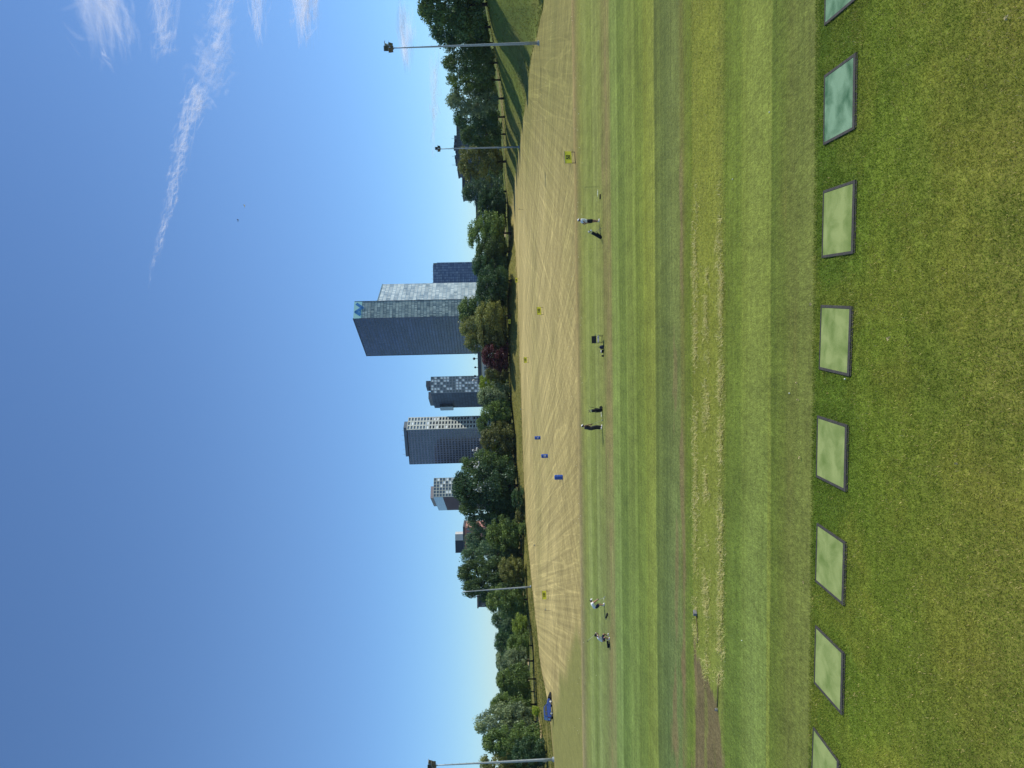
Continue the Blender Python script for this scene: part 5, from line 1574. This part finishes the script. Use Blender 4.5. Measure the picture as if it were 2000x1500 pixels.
b = MB(); b.ball((0, 0, .17), .14, 1, 1, .4, 12, 5); b.build('balls', M_WHT, t, True)
b = MB(); b.tube([(-.15, 0, .2), (-.1, 0, .34), (.1, 0, .34), (.15, 0, .2)], .01, 6); b.build('handle', M_BLK, t)

M_BALL = mat('golf_ball_white', lin(236, 236, 214), .4)
def ball_pile(label, px, py, n, sp):
    p = gd(px, py); t = thing('ball_pile', label, 'golf balls', (p.x, p.y, 0), 0, 'piles of practice balls')
    r = random.Random(px)
    for k in range(n):
        a = r.uniform(0, 6.28); q = sp * math.sqrt(r.random()); z = .0215 + max(0, (sp * .7 - q)) * .35 * r.random()
        b = MB(); b.ball((math.cos(a) * q * 1.3, math.sin(a) * q * .7, z), .0215, 1, 1, 1, 8, 5); b.build('golf_ball', M_BALL, t, True)
ball_pile('spilled heap of white practice balls near the thin rod', 1168, 377, 40, .22)
ball_pile('small heap of white balls beside the wheeled trolley bag', 1175, 808, 30, .20)
ball_pile('few white balls in front of the bent-over golfer', 1180, 1170, 14, .14)
p = gd(1170.5, 365)
t = thing('alignment_rod', 'thin upright rod standing near the heap of balls', 'rod', (p.x, p.y, 0))
b = MB(); b.tube([(0, 0, 0), (0, 0, 1.15)], .011, 6); b.build('rod', mat('green_grey_rod', lin(78, 96, 60), .6), t)
b = MB(); b.tube([(0, 0, 1.15), (0, 0, 1.18)], [.016, .012], 6); b.build('rod_cap', M_BLK, t)
p = gd(1173, 384)
t = thing('ball_tray', 'flat dark tray on the turf beside the heap of balls', 'tray', (p.x, p.y, 0))
b = MB(); b.box((0, 0, .02), (.34, .22, .03)); b.build('tray_base', M_BLK, t)
b = MB(); b.box((0, .11, .045), (.34, .015, .06)); b.box((0, -.11, .045), (.34, .015, .06)); b.build('tray_rim', M_BLK, t)

# loose balls
LOOSE = [(1132, 288), (1138, 318), (1128, 404), (1166, 391), (1654, 740), (1543, 768), (1134, 1183), (1141, 1212), (1140, 1255), (1165, 1319), (1132, 1236), (1120, 1262), (1137, 1228), (1123, 1206), (1118, 40),
         (1450, 1251), (1504, 219), (1432, 350), (1110, 1290), (1130, 1432), (1125, 152), (1131, 222)]
rb = random.Random(12)
LOOSE += [(rb.uniform(1110, 1140) if rb.random() < .7 else rb.uniform(1040, 1110), rb.uniform(20, 1450)) for _ in range(60)]
b = MB(); b.ball((0, 0, .0215), .0215, 1, 1, 1, 10, 6); bm_ = b.mesh('golf_ball', True)
for px, py in LOOSE:
    p = gd(px, py); o = link('golf_ball', bm_, M_BALL); o.location = (p.x, p.y, 0)
    if (px, py) == (1654, 740):
        o.location.z = .03; tag(o, 'white ball at the corner of the mat below the chair', 'golf ball', 'loose white balls on the grass')
    else:
        tag(o, 'single white ball lying loose on mown grass', 'golf ball', 'loose white balls on the grass')

# rope barriers lying on the turf, each with a grey peg block
M_ROPE = mat('weathered_rope', lin(128, 116, 74), .95, noise=.3, nscale=30)
M_BLOCK = mat('grey_peg', lin(132, 130, 128), .8, noise=.15, nscale=8)
M_LEAD = mat('dark_strap', lin(64, 58, 40), .9)
def rope_peg(label, peg, pts, size, w_, yaw):
    p = gd(*peg); t = thing('rope_peg', label, 'peg', (p.x, p.y, 0), 0, 'grey pegs with rope on the turf')
    R_ = Matrix.Rotation(rad(yaw), 3, 'Z') @ Matrix.Rotation(rad(12), 3, 'Y')
    b = MB(); b.box((0, 0, size[2] / 2), size, R_); o = b.build('peg_block', M_BLOCK, t); m_ = o.modifiers.new('b', 'BEVEL'); m_.width = .02; m_.segments = 2
    b = MB(); b.box((size[0] * .1, -size[1] * .1, size[2] * 1.02), (size[0] * .3, size[1] * .35, .03), R_); b.build('peg_cap', M_LEAD, t)
    q = [gd(*k) - p for k in pts]; q = [Vector((a.x, a.y, w_ + .02 * math.sin(i * 2.1) ** 2)) for i, a in enumerate(q)]
    b = MB(); b.tube(q, w_, 8); b.build('rope', M_ROPE, t, True)
rope_peg('grey block with a dark rope trailing towards the bare soil', (1361, 1197), [(1360, 1201), (1361.5, 1210), (1363, 1222), (1363.5, 1240), (1364, 1256)], (.25, .15, .16), .022, 62)
rope_peg('small grey peg with a straight pale rope along the edge of the bare soil', (1402, 1386), [(1401.5, 1381), (1403, 1360), (1404, 1338), (1405, 1318)], (.10, .09, .12), .022, 40)
# short flag sticks out on the field
M_FLAG = mat('pale_flag_cloth', lin(206, 200, 170), .8)
for px, py, lab in ((1053, 1066, 'thin flag stick on the straw field, next to the left-hand 100 sign'), (1077, 1192, 'thin flag stick on the straw field above the bent-over golfer'), (1023.5, 800, 'pale marker stick at the far edge of the straw field'), (1022, 409, 'thin dark stick far up the straw field')):
    p = gd(px, py); t = thing('marker_flag', lab, 'marker', tuple(p), 0, 'marker sticks on the range')
    b = MB(); b.tube([(0, 0, 0), (0, 0, 1.1)], .022, 6); b.build('stick', M_POST, t)
    b = MB(); b.extrude([(0, 0, 1.08), (.34, .02, .98), (.3, .05, .86), (0, 0, .84)], (0, .012, 0)); b.build('flag', M_FLAG, t)
# dead leaves and turf crumbs near the mats
M_LEAFD = mat('dead_leaf', lin(182, 168, 116), .9, noise=.2, nscale=20)
for k, (px, py, s_, lab) in enumerate(((1742, 661, .10, 'brown crumpled dead leaf lying on the lawn between mat and frame edge'), (1588, 594, .08, 'pale dry scrap beside the corner of the squarest mat'),
                                  (1559, 748, .07, 'pale scrap on the mown strip, lowest of the two near the middle mat'), (1561, 781, .06, 'pale scrap on the mown strip close to the middle mat'), (1565, 894, .08, 'pale dry scrap on the mown strip below the middle mat'),
                                  (1571, 1137, .08, 'pale dry scrap by the third mat from the pale end'), (1875, 905, .07, 'pale dead grass clump low on the lawn'), (1973, 35, .09, 'grey dead leaf in the corner of the lawn'))):
    p = gd(px, py); b = MB(); r = random.Random(k); s_ *= .62
    for q in range(6):
        a = r.uniform(0, 6.28); c = Vector((math.cos(a) * s_ * .5, math.sin(a) * s_ * .5, .02 + r.random() * .04)); d1 = Vector((r.uniform(-1, 1), r.uniform(-1, 1), r.uniform(-.4, .6))).normalized() * s_ * .6
        d2_ = d1.orthogonal().normalized() * s_ * .3
        b.extrude([c - d1, c + d2_, c + d1, c - d2_], Vector((0, 0, .006)))
    o = b.build('dead_leaf', M_LEAFD); o.location = (p.x, p.y, .03 if py < 700 or px > 1600 else .01); tag(o, lab, 'dead leaf', 'dead leaves on the grass')
# two birds high up
for px, py, d, lab in ((478, 402, 150, 'tiny pale bird in the sky below the streak of cloud'), (465, 430, 170, 'tiny dark bird in the sky below the pale one')):
    p = at(px, py, d); t = thing('bird', lab, 'bird', tuple(p), .5, 'birds in the sky')
    m_ = M_WHT if d == 150 else M_BLK
    b = MB(); b.ball((0, 0, 0), .1, 2.3, .8, .8, 10, 6); b.ball((.24, 0, .05), .06, 1.2, 1, 1, 8, 5); b.extrude([(-.2, -.05, 0), (-.4, -.1, .0), (-.4, .1, .0), (-.2, .05, 0)], (0, 0, .015)); b.build('body', m_, t, True)
    for sg in (-1, 1):
        b = MB(); b.extrude([(.1, sg * .05, .05), (.12, sg * .3, .16), (-.05, sg * .55, .1), (-.1, sg * .3, .14), (-.1, sg * .05, .04)], (0, 0, .012)); b.build('wing', m_, t)

# ================================================================== CIRRUS
def cloud_mat():
    m = bpy.data.materials.new('ice_cloud'); m.use_nodes = True
    nt = m.node_tree; N = nt.nodes; L = nt.links
    N.remove(N['Principled BSDF'])
    uv = N.new('ShaderNodeUVMap'); sp = N.new('ShaderNodeSeparateXYZ'); L.new(uv.outputs[0], sp.inputs[0])
    def mth(op, a, b_=0.0):
        k = N.new('ShaderNodeMath'); k.operation = op
        for i, q in enumerate((a, b_)):
            if isinstance(q, (int, float)): k.inputs[i].default_value = q
            else: L.new(q, k.inputs[i])
        return k.outputs[0]
    bell = lambda s_: mth('MULTIPLY', mth('MULTIPLY', s_, mth('SUBTRACT', 1.0, s_)), 4.0)
    a = mth('MULTIPLY', mth('POWER', bell(sp.outputs[1]), 1.6), mth('POWER', bell(sp.outputs[0]), .9))
    at_ = N.new('ShaderNodeAttribute'); at_.attribute_name = 'dens'
    a = mth('MULTIPLY', a, at_.outputs['Fac'])
    sd_ = N.new('ShaderNodeAttribute'); sd_.attribute_name = 'seed'
    cx = N.new('ShaderNodeCombineXYZ'); L.new(mth('MULTIPLY', sp.outputs[0], 3.2), cx.inputs[0]); L.new(mth('MULTIPLY', sp.outputs[1], 2.4), cx.inputs[1]); L.new(sd_.outputs['Fac'], cx.inputs[2])
    n = N.new('ShaderNodeTexNoise'); n.inputs['Scale'].default_value = 1.6; n.inputs['Detail'].default_value = 5; n.inputs['Roughness'].default_value = .6
    L.new(cx.outputs[0], n.inputs['Vector'])
    r = N.new('ShaderNodeMapRange'); r.inputs[1].default_value = .30; r.inputs[2].default_value = .62; L.new(n.outputs['Fac'], r.inputs[0])
    a = mth('MULTIPLY', a, r.outputs[0])
    d = N.new('ShaderNodeBsdfDiffuse'); t = N.new('ShaderNodeBsdfTranslucent'); ad = N.new('ShaderNodeMixShader'); ad.inputs[0].default_value = .75
    d.inputs['Color'].default_value = (.95, .96, 1, 1); t.inputs['Color'].default_value = (.95, .96, 1, 1)
    L.new(d.outputs[0], ad.inputs[1]); L.new(t.outputs[0], ad.inputs[2])
    tr = N.new('ShaderNodeBsdfTransparent'); ms = N.new('ShaderNodeMixShader')
    L.new(a, ms.inputs[0]); L.new(tr.outputs[0], ms.inputs[1]); L.new(ad.outputs[0], ms.inputs[2])
    L.new(ms.outputs[0], N['Material Output'].inputs['Surface'])
    return m


M_CLOUD = cloud_mat()
ALT = 8000.0
def sky_at(px, py, alt=ALT): return gd(px, py, alt)


def wisps(name, label, path, widths, n, ln, dens, seed, cat='cloud', sweep=(0, 0), along=1.0, spread=.5, wf=(.09, .36)):
    """a bank of thin streaming filaments about a path of sky points, scattered through its own thickness"""
    r = random.Random(seed)
    P = [sky_at(*q) for q in path]
    cum = [0.0]
    for a, b_ in zip(P[:-1], P[1:]): cum.append(cum[-1] + (b_ - a).length)
    V, Fc, UV, DN, SD = [], [], [], [], []
    for k in range(n):
        s_ = r.random() ** along * cum[-1]
        i = max(j for j in range(len(cum) - 1) if cum[j] <= s_)
        f_ = (s_ - cum[i]) / (cum[i + 1] - cum[i])
        c = P[i].lerp(P[i + 1], f_); wd = widths[i] * (1 - f_) + widths[i + 1] * f_
        d = (P[i + 1] - P[i]).normalized(); nn = Vector((-d.y, d.x, 0))
        c = c + nn * r.gauss(0, wd * spread) + Vector((0, 0, r.gauss(0, wd * .25)))
        dr = (d * r.uniform(.6, 1) + nn * r.gauss(0, .35) + Vector((sweep[0], sweep[1], 0))).normalized()
        L_ = ln * wd * r.uniform(.5, 1.5); w_ = wd * r.uniform(*wf)
        sd = Vector((-dr.y, dr.x, 0)) + Vector((0, 0, r.uniform(-.6, .6))); ph = r.uniform(0, 6.28); amp = L_ * .07
        m = 9; i0 = len(V); de = dens * r.uniform(.3, 1)
        for j in range(m + 1):
            u = j / m; cc = c + dr * (u - .5) * L_ + sd * math.sin(u * 4 + ph) * amp
            for v_ in (0, .5, 1):
                V.append(tuple(cc + sd * (v_ - .5) * w_ * (.5 + math.sin(u * 3.14)))); UV.append((u, v_)); DN.append(de); SD.append(k * 1.37)
        for j in range(m):
            for q in range(2):
                a = i0 + j * 3 + q; Fc.append((a, a + 1, a + 4, a + 3))
    o0 = Vector(V[0])
    me = np_mesh(name, np.array(V) - np.array(o0), np.array(Fc), {'dens': np.array(DN), 'seed': np.array(SD)})
    ul = me.uv_layers.new(name='UVMap'); idx = np.array(Fc).ravel()
    ul.data.foreach_set('uv', np.array(UV, np.float32)[idx].ravel())
    me.materials.append(M_CLOUD)
    o = link(name, me, None); o.location = o0
    return tag(o, label, cat, 'clouds in the blue sky')


wisps('contrail', 'long white streak of cloud tapering to a point, lower end curling up', [(290, 566), (297, 522), (320, 440), (340, 355), (356, 285), (370, 225), (386, 180)], [25, 90, 170, 230, 290, 330, 420], 520, 2.2, .27, 1, sweep=(.2, .5), along=.8)
wisps('cirrus_cloud', 'faint broad wisp continuing the tapering white streak', [(380, 200), (404, 140), (428, 80), (436, 20), (440, -60)], [420, 620, 700, 640, 640], 300, 1.9, .15, 2, sweep=(.1, .7), along=.8)
wisps('cirrus_cloud', 'brightest feathery cloud patch high in the sky corner', [(262, 84), (240, 52), (208, 14), (176, -30)], [240, 480, 760, 900], 230, 1.5, .11, 3, sweep=(.2, .6), along=.7)
wisps('cirrus_cloud', 'thin feathery cloud between the brightest patch and the faint wisp', [(312, 110), (322, 60), (318, 10), (310, -40)], [260, 420, 520, 560], 190, 2.0, .17, 4, sweep=(.1, .5), along=.7)
wisps('cirrus_cloud', 'small short cloud scrap below the brightest patch', [(222, 138), (208, 115), (200, 100)], [60, 150, 120], 40, 2.2, .2, 5)
wisps('cirrus_cloud', 'soft white streak at the frame edge, above the twin streaks', [(505, 95), (503, 50), (500, 0), (498, -50)], [160, 380, 560, 600], 170, 2.4, .22, 6, along=.6)
wisps('cirrus_cloud', 'bright twin streaks at the frame edge above the nearest lamp pole', [(588, 92), (590, 50), (596, 10), (600, -50)], [200, 700, 1100, 1200], 260, 2.2, .24, 7, along=.6)
wisps('cirrus_cloud', 'pale cloud patch right behind the nearest lamp pole head', [(795, 130), (792, 85), (788, 50), (786, 20)], [700, 1400, 1700, 900], 120, 2.6, .22, 8, wf=(.3, .9))
wisps('cirrus_cloud', 'long flat veil of cloud low above the bank trees', [(846, 300), (848, 235), (851, 170), (853, 110)], [500, 1100, 1400, 1000], 90, 5, .30, 9, spread=.3, wf=(.4, 1.0))

# ================================================================== AIR
b = MB(); b.box((0, 1000, 74.5), (8800, 2300, 151))
hz = bpy.data.materials.new('thin_air'); hz.use_nodes = True
hz.node_tree.nodes.remove(hz.node_tree.nodes['Principled BSDF'])
vol = hz.node_tree.nodes.new('ShaderNodeVolumePrincipled')
vol.inputs['Color'].default_value = (.66, .82, 1.0, 1); vol.inputs['Density'].default_value = .00005; vol.inputs['Anisotropy'].default_value = .3
hz.node_tree.links.new(vol.outputs[0], hz.node_tree.nodes['Material Output'].inputs['Volume'])
tag(b.build('haze', hz), kind='stuff')
